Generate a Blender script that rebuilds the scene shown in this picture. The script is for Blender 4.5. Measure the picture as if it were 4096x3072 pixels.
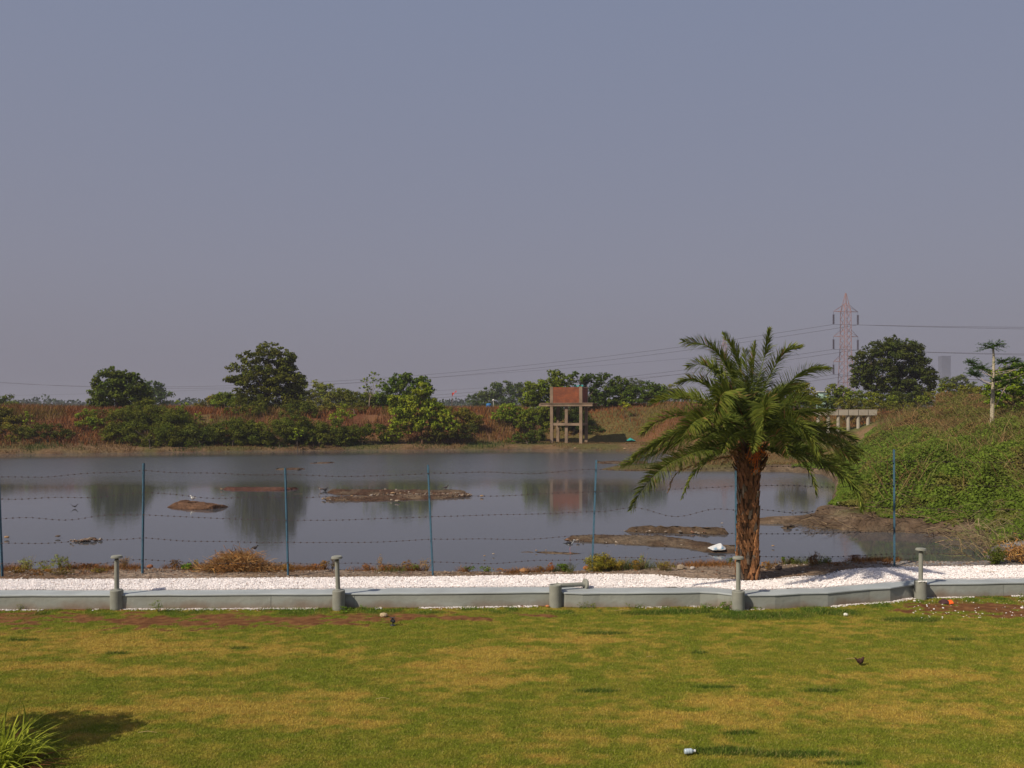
import bpy, math, random
import numpy as np
from mathutils import Vector

# ------------------------------------------------------------------ camera, sky, sun
F = 3400.0; H = 3.55; YH = 1655.0          # focal length in photo pixels, eye height over the water, horizon row
scene = bpy.context.scene
for o in list(bpy.data.objects): bpy.data.objects.remove(o)
cd = bpy.data.cameras.new('camera'); cam = bpy.data.objects.new('camera', cd); scene.collection.objects.link(cam)
cam.location = (0, 0, H); cam.rotation_euler = (math.radians(90), 0, 0)
cd.sensor_width = 36; cd.lens = 36 * F / 4096; cd.shift_y = (YH - 1536) / 4096
cd.clip_start = 0.1; cd.clip_end = 9000
scene.camera = cam

SUN_EL = math.radians(42); SAZ = (0.80, 0.60)
world = bpy.data.worlds.new("World"); scene.world = world; world.use_nodes = True
nt = world.node_tree; bg = nt.nodes['Background']
sky = nt.nodes.new('ShaderNodeTexSky'); sky.sky_type = 'NISHITA'; sky.sun_disc = False
sky.sun_elevation = SUN_EL; sky.sun_rotation = math.atan2(-SAZ[0], -SAZ[1])
sky.air_density = 1.5; sky.dust_density = 5.0; sky.ozone_density = 2.0
SKY_STR = 0.1
mx = nt.nodes.new('ShaderNodeMix'); mx.data_type = 'RGBA'; mx.inputs['Factor'].default_value = 0.88
nt.links.new(sky.outputs[0], mx.inputs['A'])
# thick lilac-grey summer haze, bluer overhead
tc = nt.nodes.new('ShaderNodeTexCoord'); sp = nt.nodes.new('ShaderNodeSeparateXYZ')
nt.links.new(tc.outputs['Generated'], sp.inputs[0])
rmp = nt.nodes.new('ShaderNodeValToRGB'); nt.links.new(sp.outputs['Z'], rmp.inputs[0])
rmp.color_ramp.elements[0].position = 0.0; rmp.color_ramp.elements[0].color = (0.238, 0.226, 0.274, 1)
rmp.color_ramp.elements[1].position = 0.5; rmp.color_ramp.elements[1].color = (0.215, 0.250, 0.362, 1)
e = rmp.color_ramp.elements.new(0.16); e.color = (0.246, 0.247, 0.320, 1)
sc_ = nt.nodes.new('ShaderNodeVectorMath'); sc_.operation = 'SCALE'; sc_.inputs['Scale'].default_value = 10.0
nt.links.new(rmp.outputs[0], sc_.inputs[0]); nt.links.new(sc_.outputs[0], mx.inputs['B'])
nt.links.new(mx.outputs['Result'], bg.inputs['Color']); bg.inputs['Strength'].default_value = SKY_STR

sl = bpy.data.lights.new('sun', 'SUN'); sl.energy = 4.4; sl.angle = math.radians(0.6); sl.color = (1.0, 0.90, 0.74)
sun = bpy.data.objects.new('sun', sl); scene.collection.objects.link(sun)
sun.rotation_euler = Vector((SAZ[0]*math.cos(SUN_EL), SAZ[1]*math.cos(SUN_EL), -math.sin(SUN_EL))).to_track_quat('-Z', 'Y').to_euler()
scene.view_settings.view_transform = 'Standard'; scene.view_settings.look = 'None'
scene.view_settings.gamma = 1.0; scene.view_settings.exposure = 0.0; scene.view_settings.use_curve_mapping = False
scene.render.engine = 'CYCLES'
scene.cycles.use_denoising = True; scene.cycles.max_bounces = 6; scene.cycles.volume_bounces = 1
scene.cycles.transparent_max_bounces = 8; scene.cycles.caustics_reflective = False

# ------------------------------------------------------------------ helpers
rng = np.random.default_rng(7)
def P(px, py, D): return np.array([(px-2048)/F*D, D, H-(py-YH)/F*D])
def GD(py, z): return (H-z)*F/(py-YH)
def GP(px, py, z=0.0): return P(px, py, GD(py, z))
def sm(a, b, x):
    t = np.clip((np.asarray(x, float)-a)/(b-a), 0, 1); return t*t*(3-2*t)
def lerp(a, b, t): return a+(b-a)*t

def _hash(ix, iy, s):
    n = (ix.astype(np.int64)*374761393 + iy.astype(np.int64)*668265263 + s*1442695041) & 0x7fffffff
    n = ((n ^ (n >> 13)) * 1274126177) & 0x7fffffff
    return ((n ^ (n >> 16)) & 0xffff)/65535.0
def vnoise(x, y, s=0):
    x = np.asarray(x, float); y = np.asarray(y, float)
    ix = np.floor(x); iy = np.floor(y); fx = x-ix; fy = y-iy
    fx = fx*fx*(3-2*fx); fy = fy*fy*(3-2*fy)
    a = _hash(ix, iy, s); b = _hash(ix+1, iy, s); c = _hash(ix, iy+1, s); d = _hash(ix+1, iy+1, s)
    return (a*(1-fx)+b*fx)*(1-fy)+(c*(1-fx)+d*fx)*fy
def fbm(x, y, sc=1.0, s=0, o=4):
    v = 0; a = .5; t = 0
    for k in range(o):
        v = v+a*vnoise(np.asarray(x)/sc+17.3*k, np.asarray(y)/sc-9.1*k, s+k); t += a; a *= .5; sc *= .5
    return v/t

ORG = {}
def link(o): scene.collection.objects.link(o); return o
def setp(o, label=None, cat=None, group=None, kind=None):
    if label: o['label'] = label
    if cat: o['category'] = cat
    if group: o['group'] = group
    if kind: o['kind'] = kind
    return o
def thing(name, label, cat, loc, group=None):
    o = bpy.data.objects.new(name, None); o.empty_display_size = .1; o.location = [float(v) for v in loc]; link(o)
    ORG[o] = np.array([float(v) for v in loc]); return setp(o, label, cat, group)
def mesh(name, V, Fs, mat, parent=None, col=None, smooth=False, **kw):
    V = np.asarray(V, float)
    if not isinstance(Fs, list): Fs = [Fs]
    Fs = [np.asarray(f, np.int64) for f in Fs if len(f)]
    if parent is None:
        org = np.array([(V[:, 0].min()+V[:, 0].max())/2, (V[:, 1].min()+V[:, 1].max())/2, V[:, 2].min()])
    else: org = ORG[parent]
    me = bpy.data.meshes.new(name); me.vertices.add(len(V)); me.vertices.foreach_set('co', (V-org).astype(np.float32).ravel())
    lv = np.concatenate([f.ravel() for f in Fs]); tot = np.concatenate([np.full(len(f), f.shape[1]) for f in Fs])
    st = np.concatenate([[0], np.cumsum(tot)[:-1]])
    me.loops.add(len(lv)); me.loops.foreach_set('vertex_index', lv.astype(np.int32))
    me.polygons.add(len(tot)); me.polygons.foreach_set('loop_start', st.astype(np.int32))
    me.polygons.foreach_set('use_smooth', np.full(len(tot), bool(smooth)))
    me.update(calc_edges=True)
    if col is not None:
        c = np.ones((len(V), 4), np.float32); c[:, :3] = col
        a = me.color_attributes.new('Col', 'FLOAT_COLOR', 'POINT'); a.data.foreach_set('color', c.ravel())
    if mat: me.materials.append(mat)
    o = bpy.data.objects.new(name, me); link(o)
    if parent is None: o.location = org; ORG[o] = org
    else: o.parent = parent; ORG[o] = ORG[parent]
    return setp(o, **kw)
class B:                                   # collects primitives into one mesh
    def __init__(s): s.V = []; s.F = {}; s.C = []; s.n = 0; s.sm = False
    def add(s, V, Fs, col=None):
        V = np.asarray(V, float)
        for f in (Fs if isinstance(Fs, list) else [Fs]):
            f = np.asarray(f, np.int64); s.F.setdefault(f.shape[1], []).append(f+s.n)
        s.V.append(V); s.n += len(V)
        s.C.append(np.broadcast_to(np.array(col if col is not None else (1, 1, 1), float), (len(V), 3)))
        return s
    def box(s, c, size, rz=0, col=None, tilt=None):
        q = np.array([[x, y, z] for z in (-.5, .5) for y in (-.5, .5) for x in (-.5, .5)])*np.array(size)
        if tilt is not None: q = q @ np.array(tilt).T
        R = np.array([[math.cos(rz), -math.sin(rz), 0], [math.sin(rz), math.cos(rz), 0], [0, 0, 1]])
        return s.add(q @ R.T + np.array(c), np.array([[0, 2, 3, 1], [4, 5, 7, 6], [0, 1, 5, 4], [2, 6, 7, 3], [0, 4, 6, 2], [1, 3, 7, 5]]), col)
    def tube(s, pts, rad, n=6, col=None, cap=True, bumpy=0, flat=None):
        pts = np.asarray(pts, float); m = len(pts); rad = np.broadcast_to(np.asarray(rad, float), (m,))
        T = np.gradient(pts, axis=0); T /= np.linalg.norm(T, axis=1)[:, None]+1e-9
        ref = np.array([0, 0, 1.]) if abs(T[:, 2]).mean() < .8 else np.array([0, 1., 0])
        U = np.cross(T, ref); U /= np.linalg.norm(U, axis=1)[:, None]+1e-9; W = np.cross(U, T)
        a = np.arange(n)/n*2*math.pi
        R = rad[:, None]*(1+bumpy*(rng.random((m, n))-.5))
        V = pts[:, None]+R[..., None]*(np.cos(a)[None, :, None]*U[:, None]+np.sin(a)[None, :, None]*W[:, None])
        V = V.reshape(-1, 3); i = np.arange(m-1)[:, None]*n; k = np.arange(n)[None]; k2 = (k+1) % n
        Q = np.stack([i+k, i+k2, i+n+k2, i+n+k], -1).reshape(-1, 4); Fs = [Q]
        if cap:
            V = np.vstack([V, pts[:1], pts[-1:]]); c0 = m*n; kk = np.arange(n)
            Fs.append(np.stack([np.full(n, c0), (kk+1) % n, kk], -1)); Fs.append(np.stack([np.full(n, c0+1), (m-1)*n+kk, (m-1)*n+(kk+1) % n], -1))
        return s.add(V, Fs, col)
    def lathe(s, prof, c=(0, 0, 0), n=24, col=None):
        prof = np.asarray(prof, float); m = len(prof); a = np.arange(n)/n*2*math.pi
        V = np.stack([prof[:, 0, None]*np.cos(a), prof[:, 0, None]*np.sin(a), np.repeat(prof[:, 1, None], n, 1)], -1).reshape(-1, 3)+np.array(c)
        i = np.arange(m-1)[:, None]*n; k = np.arange(n)[None]; k2 = (k+1) % n
        return s.add(V, np.stack([i+k, i+k2, i+n+k2, i+n+k], -1).reshape(-1, 4), col)
    def build(s, name, mat, parent=None, vc=False, **kw):
        kw.setdefault('smooth', s.sm)
        return mesh(name, np.vstack(s.V), [np.vstack(f) for f in s.F.values()], mat, parent, col=np.vstack(s.C) if vc else None, **kw)

def unit(n, r=None):
    r = rng if r is None else r
    v = r.normal(size=(n, 3)); return v/np.linalg.norm(v, axis=1)[:, None]
def leafquads(C, N, L, asp=.5):
    n = len(C); L = np.broadcast_to(L, (n,))[:, None]
    t = np.cross(N, unit(n)); t /= np.linalg.norm(t, axis=1)[:, None]+1e-9; b = np.cross(N, t)
    V = np.stack([C-t*L/2, C+b*L*asp/2, C+t*L/2, C-b*L*asp/2], 1).reshape(-1, 3)
    return V, np.arange(4*n).reshape(n, 4)
def blades(Pb, D, Hh, W, bend=.35):
    """grass blades: base Pb (n,3), lean direction D (n,2), height, width"""
    n = len(Pb); Hh = np.broadcast_to(Hh, (n,)); W = np.broadcast_to(W, (n,)); a = rng.random(n)*math.pi
    s = np.stack([np.cos(a), np.sin(a), np.zeros(n)], 1)*W[:, None]/2
    lean = np.concatenate([D, np.zeros((n, 1))], 1)
    m = Pb+lean*(Hh*bend*.35)[:, None]+np.array([0, 0, 1.])*(Hh*.6)[:, None]
    t = Pb+lean*(Hh*bend)[:, None]+np.array([0, 0, 1.])*Hh[:, None]
    V = np.stack([Pb-s, Pb+s, m+s*.7, m-s*.7, t], 1).reshape(-1, 3); i = np.arange(n)*5
    return V, [np.stack([i, i+1, i+2, i+3], 1), np.stack([i+3, i+2, i+4], 1)]
def pebbles(C, R, flat=.7):
    n = len(C); R = np.broadcast_to(R, (n,))
    a = rng.random((n, 4))*.5+np.arange(4)*math.pi/2+rng.random((n, 1))*3
    r = R[:, None]*(.75+.5*rng.random((n, 4)))
    ring = C[:, None]+np.stack([r*np.cos(a), r*np.sin(a), (rng.random((n, 4))-.5)*R[:, None]*.6], -1)
    up = C+np.stack([(rng.random(n)-.5)*R, (rng.random(n)-.5)*R, R*flat*(.8+.4*rng.random(n))], 1); dn = C-np.array([0, 0, 1.])*(R*flat)[:, None]
    V = np.concatenate([ring, up[:, None], dn[:, None]], 1).reshape(-1, 3); i = np.arange(n)[:, None]*6
    T = np.concatenate([np.concatenate([i+k, i+(k+1) % 4, i+4], 1)[:, None] for k in range(4)]+[np.concatenate([i+(k+1) % 4, i+k, i+5], 1)[:, None] for k in range(4)], 1).reshape(-1, 3)
    return V, T

# ------------------------------------------------------------------ materials
def newmat(name):
    m = bpy.data.materials.new(name); m.use_nodes = True; return m, m.node_tree, m.node_tree.nodes['Principled BSDF']
def mat(name, c, rough=.8, var=.25, nsc=4.0, bump=.0, bsc=40.0, metal=0, spec=.3, c2=None):
    m, t, b = newmat(name); b.inputs['Roughness'].default_value = rough; b.inputs['Metallic'].default_value = metal
    b.inputs['Specular IOR Level'].default_value = spec
    tc = t.nodes.new('ShaderNodeTexCoord')
    n = t.nodes.new('ShaderNodeTexNoise'); n.inputs['Scale'].default_value = nsc; n.inputs['Detail'].default_value = 6
    t.links.new(tc.outputs['Object'], n.inputs['Vector'])
    r = t.nodes.new('ShaderNodeValToRGB'); t.links.new(n.outputs['Fac'], r.inputs[0])
    c2 = c2 or tuple(min(1, v*(1+var)) for v in c)
    r.color_ramp.elements[0].position = .3; r.color_ramp.elements[0].color = (*[v*(1-var) for v in c], 1)
    r.color_ramp.elements[1].position = .7; r.color_ramp.elements[1].color = (*c2, 1)
    t.links.new(r.outputs[0], b.inputs['Base Color'])
    if bump:
        n2 = t.nodes.new('ShaderNodeTexNoise'); n2.inputs['Scale'].default_value = bsc; n2.inputs['Detail'].default_value = 5
        t.links.new(tc.outputs['Object'], n2.inputs['Vector'])
        bp = t.nodes.new('ShaderNodeBump'); bp.inputs['Strength'].default_value = bump; bp.inputs['Distance'].default_value = .02
        t.links.new(n2.outputs['Fac'], bp.inputs['Height']); t.links.new(bp.outputs[0], b.inputs['Normal'])
    return m
def vcmat(name, rough=.85, trans=0.0, nsc=0, var=.2, bump=0, bsc=10, spec=.25, dist=.05):
    m, t, b = newmat(name); b.inputs['Roughness'].default_value = rough; b.inputs['Specular IOR Level'].default_value = spec
    a = t.nodes.new('ShaderNodeAttribute'); a.attribute_name = 'Col'; src = a.outputs['Color']
    tc = t.nodes.new('ShaderNodeTexCoord')
    if nsc:
        n = t.nodes.new('ShaderNodeTexNoise'); n.inputs['Scale'].default_value = nsc; n.inputs['Detail'].default_value = 8; n.inputs['Roughness'].default_value = .65
        t.links.new(tc.outputs['Object'], n.inputs['Vector'])
        mr = t.nodes.new('ShaderNodeMapRange'); mr.inputs['From Min'].default_value = .3; mr.inputs['From Max'].default_value = .7
        mr.inputs['To Min'].default_value = 1-var; mr.inputs['To Max'].default_value = 1+var
        t.links.new(n.outputs['Fac'], mr.inputs['Value'])
        vm = t.nodes.new('ShaderNodeVectorMath'); vm.operation = 'SCALE'
        t.links.new(src, vm.inputs[0]); t.links.new(mr.outputs[0], vm.inputs['Scale']); src = vm.outputs[0]
    t.links.new(src, b.inputs['Base Color'])
    if bump:
        n2 = t.nodes.new('ShaderNodeTexNoise'); n2.inputs['Scale'].default_value = bsc; n2.inputs['Detail'].default_value = 6
        t.links.new(tc.outputs['Object'], n2.inputs['Vector'])
        bp = t.nodes.new('ShaderNodeBump'); bp.inputs['Strength'].default_value = bump; bp.inputs['Distance'].default_value = dist
        t.links.new(n2.outputs['Fac'], bp.inputs['Height']); t.links.new(bp.outputs[0], b.inputs['Normal'])
    if trans:
        tr = t.nodes.new('ShaderNodeBsdfTranslucent'); t.links.new(src, tr.inputs['Color'])
        ms = t.nodes.new('ShaderNodeMixShader'); ms.inputs[0].default_value = trans
        t.links.new(b.outputs[0], ms.inputs[1]); t.links.new(tr.outputs[0], ms.inputs[2])
        t.links.new(ms.outputs[0], t.nodes['Material Output'].inputs['Surface'])
    return m
M_leaf = vcmat('leaf', .7, .30, spec=.08)
M_grass = vcmat('grass_blade', .8, .2, spec=.06)
M_bark = vcmat('bark', .9, 0, 3.0, .3, .6, 12)
M_terrain = vcmat('terrain', .97, 0, 3.5, .4, 1.0, 6.0, spec=.08, dist=.15)
M_lawn = vcmat('lawn', .97, 0, 9.0, .3, .8, 60.0, spec=.05)
M_vc = vcmat('varied', .85, 0, 8.0, .2)
M_twig = vcmat('twig', .9, .05)
M_conc = mat('concrete', (.30, .27, .22), .9, .2, 2.0, .3, 12)
M_brick = None

# ------------------------------------------------------------------ layout lines (world metres)
ZW = .365; ZL = .11; ZG = .375
def line(pts, z):
    q = np.array([GP(a, b, z)[:2] for a, b in pts]); return q[np.argsort(q[:, 0])]
WF_L = [(-2400, 2388), (-900, 2384), (-300, 2382), (0, 2381), (240, 2379), (500, 2378), (760, 2377), (1000, 2376), (1250, 2375), (1500, 2373), (1750, 2372), (2000, 2369), (2100, 2367), (2205, 2366)]
WB_L = [(-2400, 2366), (-900, 2363), (0, 2361), (500, 2361), (1000, 2359), (1500, 2353), (2000, 2349), (2205, 2348)]
WF_R = [(2240, 2368), (2262, 2371), (2330, 2372), (2400, 2371), (2600, 2370), (2800, 2367), (2870, 2370), (2930, 2378), (3000, 2379), (3100, 2378), (3200, 2372), (3310, 2369), (3400, 2361), (3480, 2355), (3560, 2351), (3610, 2342), (3655, 2336), (3720, 2335), (3820, 2334), (3930, 2332), (4096, 2328), (4600, 2320), (5200, 2312), (6600, 2290)]
WB_R = [(2232, 2347), (2262, 2346), (2310, 2352), (2400, 2352), (2600, 2351), (2800, 2350), (2870, 2352), (2930, 2361), (3000, 2361), (3100, 2359), (3200, 2353), (3310, 2350), (3400, 2343), (3480, 2337), (3560, 2329), (3610, 2322), (3660, 2318), (3720, 2318), (3820, 2317), (3930, 2316), (4096, 2312), (4600, 2305), (5200, 2298), (6600, 2277)]
GB = [(-2400, 2326), (-900, 2322), (0, 2318), (500, 2317), (1000, 2313), (1500, 2309), (1800, 2306), (2100, 2301), (2400, 2297), (2600, 2300), (2680, 2306), (2760, 2314), (2900, 2318), (3060, 2318), (3200, 2308), (3290, 2302), (3340, 2290), (3400, 2278), (3500, 2272), (3700, 2267), (4096, 2263), (4600, 2258), (5200, 2250), (6600, 2236)]
wf = line(WF_L+WF_R, ZW); wb = line(WB_L+WB_R, ZW); gb = line(GB, ZG)
def yl(l, x): return np.interp(x, l[:, 0], l[:, 1])
def wallmid(x): return (yl(wf, x)+yl(wb, x))/2

NEAR = [(-4500, 2290), (-2500, 2282), (-900, 2274), (0, 2270), (300, 2262), (600, 2266), (900, 2263), (1200, 2268), (1500, 2271), (1700, 2275), (1900, 2276), (2060, 2282), (2200, 2280), (2350, 2270), (2500, 2262), (2700, 2256), (2900, 2250), (3100, 2246), (3300, 2239), (3500, 2236), (3700, 2237), (3860, 2236), (3960, 2232)]
REST = [(3935, 2185), (3860, 2150), (3740, 2132), (3600, 2127), (3500, 2125), (3400, 2121), (3280, 2108), (3200, 2096), (3120, 2094), (3035, 2092), (3025, 2078), (3080, 2070), (3200, 2066), (3290, 2050), (3325, 2020), (3335, 1980), (3345, 1945), (3330, 1915), (3290, 1896), (3150, 1886), (2950, 1885), (2750, 1884), (2600, 1884), (2470, 1882), (2400, 1878), (2460, 1866), (2600, 1858), (2680, 1845), (2700, 1825), (2650, 1811), (2500, 1803), (2300, 1799), (2100, 1797), (1700, 1799), (1300, 1801), (1000, 1804), (600, 1810), (300, 1814), (0, 1817), (-600, 1824), (-1500, 1835), (-2600, 1850), (-4500, 1900)]
near_w = np.array([GP(a, b, .33)[:2] for a, b in NEAR]); rest_w = np.array([GP(a, b, 0.02)[:2] for a, b in REST])
POND = np.vstack([near_w, rest_w])
nearY = near_w[np.argsort(near_w[:, 0])]
def sdf(x, y):
    x = np.ravel(x); y = np.ravel(y); p = np.stack([x, y], 1); best = np.full(len(p), 1e9); ins = np.zeros(len(p), bool)
    for i in range(len(POND)):
        a = POND[i]; b = POND[(i+1) % len(POND)]; ab = b-a; t = np.clip(((p-a)@ab)/(ab@ab), 0, 1)
        best = np.minimum(best, np.hypot(*(p-(a+t[:, None]*ab)).T))
        c = ((a[1] > y) != (b[1] > y)); xi = (b[0]-a[0])*(y-a[1])/(b[1]-a[1]+1e-12)+a[0]; ins ^= c & (x < xi)
    return np.where(ins, -best, best)
def hz(x, y, full=False):
    x = np.asarray(x, float); y = np.asarray(y, float); sh = np.broadcast(x, y).shape
    x = np.broadcast_to(x, sh).ravel(); y = np.broadcast_to(y, sh).ravel()
    d0 = sdf(x, y); d = d0+(fbm(x, y, 6, 3)-.5)*np.clip(np.abs(d0), 0, 2.5)*.9
    u = x/np.maximum(y, 1)
    shelf = sm(.0, .03, u)*(1-sm(.155, .20, u))*sm(75, 82, y)*(1-sm(104, 110, y))*6.5
    df = np.maximum(d-shelf, 0)
    low = .55*(1-np.exp(-np.maximum(d, 0)*.9))
    far = low+2.95*sm(2.5, 11.5, df)+.25*sm(10, 16, df)
    far = far+.9*sm(.05, .14, u)*(1-sm(.20, .26, u))*sm(8, 17, df)*sm(90, 96, y)*(1-sm(120, 160, y))
    yv = np.interp(u, [.33, .37, .40, .43, .47, .53], [32.6, 31.0, 29.1, 27.1, 26.4, 25.7])
    dr = np.where(u < .60, np.minimum(np.maximum(d, 0), np.maximum((y-yv)*.9+.35+sm(.53, .60, u)*6, 0)), np.maximum(d, 0))
    rb = .08+.55*(1-np.exp(-dr*.8))+.27*dr; rb = 4.1-np.log1p(np.exp((4.1-rb)*2.2))/2.2
    rb = rb-.45*sm(60, 130, y)
    yo = np.interp(u, [.30, .37, .406, .43, .46, .50], [230, 170, 120, 62, 22, 0])*(1-sm(58, 97, y))*sm(27, 34, y)
    rb = np.where(yo > .5, np.minimum(rb, H-yo*y/F-.45*(1-sm(58, 70, y))), rb)
    low_sp = .06+.12*np.maximum(d, 0)                       # low mud spit in front of the green bank
    w = sm(.25, .36, u); f = far*(1-w)+rb*w
    yv = np.interp(u, [.33, .37, .40, .43, .47, .53], [32.6, 31.0, 29.1, 27.1, 26.4, 25.7]); spit = (1-sm(.50, .56, u))*(y > 24)*(1-sm(-.4, .9, y-yv)); f = f*(1-spit)+low_sp*spit
    tong = (1-sm(.30, .36, u))*sm(.09, .12, u)*(y > 48)*(1-sm(60, 66, y)); f = f*(1-tong)+(low_sp*.8)*tong
    f = f+(fbm(x, y, 9, 11)-.5)*.6*sm(4, 12, d)+(fbm(x, y, 1.7, 21)-.5)*.22*sm(.8, 4, d)*(1-sm(70, 130, y))
    nd = np.maximum(d0, 0); near = .36*(1-np.exp(-nd*9))
    nb = sm(19.6, 24.5, y+ np.maximum(0, 0*x)); isnear = (y < yl(nearY, x)) | (x > near_w[-1, 0])
    nz = near+(fbm(x, y, .5, 31)-.5)*.05*sm(0, .4, nd)*(y > yl(gb, x)+.05)
    z = np.where(isnear, nz*(1-nb)+np.maximum(f, nz)*nb, f)
    z = np.where((~isnear) & (y < 22) & (x < 11.8), np.minimum(z, .4), z)
    z = np.where(d0 < 0, -.03-np.minimum(-d0*.35, .6), z)
    z = np.where(y < wallmid(x), -.05, z)
    if full: return z.reshape(sh), d0.reshape(sh), u.reshape(sh), isnear.reshape(sh)
    return z.reshape(sh)
def hz1(x, y): return float(hz(np.array([x]), np.array([y]))[0])

# ------------------------------------------------------------------ terrain
ys = np.concatenate([np.arange(14.3, 20.2, .09), 20.2*1.0115**np.arange(1, 152)]); ys = np.concatenate([ys, ys[-1]*1.06**np.arange(1, 58)])
us = np.concatenate([np.linspace(-1.7, -.72, 40, endpoint=False), np.linspace(-.72, .72, 440), np.linspace(.72, 1.7, 41)[1:]])
U, Y = np.meshgrid(us, ys); X = U*Y
Z, DD, UU, NR = hz(X, Y, True)
def tcol(x, y, z, d, u, nr):
    n1 = fbm(x, y, 3.0, 41)[..., None]; n2 = fbm(x, y, .7, 51)[..., None]; n3 = fbm(x, y, 11, 61)[..., None]
    c = lambda *a: np.array(a)
    soil = lerp(c(.21, .145, .095), c(.15, .09, .055), sm(.35, .65, n2)); soil = lerp(soil, c(.30, .23, .18), sm(.5, .62, n1)*.6)
    red = lerp(c(.125, .050, .024), c(.17, .08, .038), sm(.35, .65, n1)); red = lerp(red, c(.10, .10, .03), sm(.52, .66, n3)*.7)
    shore = lerp(c(.17, .105, .055), c(.105, .09, .032), sm(.4, .6, n1)); shore = lerp(shore, c(.10, .06, .035), (1-sm(0, .5, d))[..., None])
    green = lerp(c(.085, .10, .025), c(.15, .10, .04), sm(.45, .68, n1))
    far = lerp(shore, red, sm(3.0, 6.0, d)[..., None]); far = lerp(far, c(.11, .12, .05), sm(120, 220, y)[..., None])
    mud = lerp(c(.105, .07, .045), c(.17, .12, .08), sm(.4, .65, n2))
    rt = lerp(mud, green, sm(1.0, 2.4, d)[..., None]); rt = lerp(rt, red, (sm(2.6, 3.6, z)*sm(30, 42, y)*sm(.35, .6, n3[..., 0]))[..., None]*.8)
    o = lerp(far, rt, (sm(.24, .33, u)*(1-sm(80, 140, y)))[..., None])
    hol = np.exp(-(((x-30.8)/4.5)**2+((y-68)/8.0)**2)); o = lerp(o, c(.27, .16, .09), hol[..., None]*.8)
    grey = lerp(c(.20, .18, .175), c(.26, .24, .22), sm(.4, .6, n2))
    ns = lerp(soil, grey, (sm(6.8, 8.0, x)*sm(.3, .5, n3[..., 0])*sm(17.1, 17.3, y))[..., None])
    ns = lerp(ns, c(.20, .095, .045), ((1-sm(.15, .55, d))*sm(.4, .55, n2[..., 0])*(x < 7))[..., None])
    nb = (nr & (y < 21))[..., None]
    o = np.where(nb, ns, o); o = np.where((d < 0)[..., None], c(.10, .075, .05), o)
    return o
C = tcol(X, Y, Z, DD, UU, NR)
R, K = X.shape; i = (np.arange(R-1)[:, None]*K+np.arange(K-1)[None]).ravel()
mesh('ground', np.stack([X, Y, Z], -1).reshape(-1, 3), np.stack([i, i+1, i+K+1, i+K], 1), M_terrain, col=C.reshape(-1, 3), smooth=True, kind='structure')

# ------------------------------------------------------------------ lawn
def ell(x, y, lst):
    m = np.zeros(np.shape(x))
    for px, py, rx, ry in lst:
        c = GP(px, py, ZL); a = GP(px, py-ry, ZL)[1]; b = GP(px, py+ry, ZL)[1]; D = c[1]
        m = np.maximum(m, np.exp(-(((x-c[0])/(rx*D/F))**2+((y-D)/(abs(a-b)/2))**2)))
    return m
TAN = [(330, 2570, 420, 50), (800, 2590, 380, 35), (150, 2665, 350, 22), (600, 2690, 350, 26), (1150, 2600, 260, 26), (1950, 2610, 300, 22), (1850, 2665, 330, 22), (900, 2830, 520, 38), (450, 2840, 320, 26), (1300, 2880, 330, 30), (1950, 2720, 260, 20), (2700, 2880, 330, 40), (3500, 2850, 420, 36), (2500, 2960, 300, 18), (3700, 2700, 300, 24), (2350, 2560, 280, 15), (1200, 2780, 300, 16), (3050, 2810, 300, 22)]
GRN = [(380, 2745, 350, 18), (800, 2715, 280, 16), (300, 2780, 260, 15), (1300, 2700, 240, 22), (500, 3010, 420, 35), (1500, 2990, 500, 30), (1650, 2540, 260, 14), (2500, 2760, 300, 25), (3300, 2650, 380, 30), (2100, 2880, 260, 25), (3900, 3000, 320, 50), (3900, 2600, 250, 30), (200, 2700, 200, 10)]
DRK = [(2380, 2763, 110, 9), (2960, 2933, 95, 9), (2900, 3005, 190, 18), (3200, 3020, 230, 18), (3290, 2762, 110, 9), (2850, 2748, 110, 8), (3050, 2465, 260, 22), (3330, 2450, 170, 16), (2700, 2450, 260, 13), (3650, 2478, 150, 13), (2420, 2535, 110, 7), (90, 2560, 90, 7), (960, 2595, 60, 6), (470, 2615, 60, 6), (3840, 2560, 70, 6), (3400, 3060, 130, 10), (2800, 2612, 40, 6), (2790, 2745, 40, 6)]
SOIL = [(60, 2476, 260, 34), (340, 2478, 110, 20), (620, 2484, 240, 24), (900, 2484, 260, 30), (1180, 2480, 300, 26), (1500, 2470, 240, 22), (1850, 2472, 160, 9), (3900, 2432, 280, 30), (4150, 2450, 240, 42), (3720, 2420, 120, 18), (2160, 2460, 90, 8)]
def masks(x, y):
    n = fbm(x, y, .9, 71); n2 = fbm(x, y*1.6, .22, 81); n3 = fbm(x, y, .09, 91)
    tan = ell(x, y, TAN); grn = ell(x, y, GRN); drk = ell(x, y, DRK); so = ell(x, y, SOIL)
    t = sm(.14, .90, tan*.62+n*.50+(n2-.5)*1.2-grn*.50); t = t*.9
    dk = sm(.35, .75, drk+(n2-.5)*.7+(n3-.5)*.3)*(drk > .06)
    edge = yl(wf, x)-y                                     # distance in front of the wall
    s = sm(.33, .52, so*.85+(n2-.5)*1.5+(n3-.5)*.8)*(so > .05)
    s = np.maximum(s, sm(.5, .7, (1-sm(.02, .20, edge))*.8+(n3-.5)*.6+(n2-.5)*.5)*(1-sm(5.2, 6.2, x)*.0)*np.where((x > .9) & (x < 7.0), .35, 1.0))
    weed = sm(.50, .64, fbm(x, y, .35, 131))*(1-sm(.35, .75, edge))*(edge > .02)
    return t, dk, s*(1-weed*.85), weed, n2, n3
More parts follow.
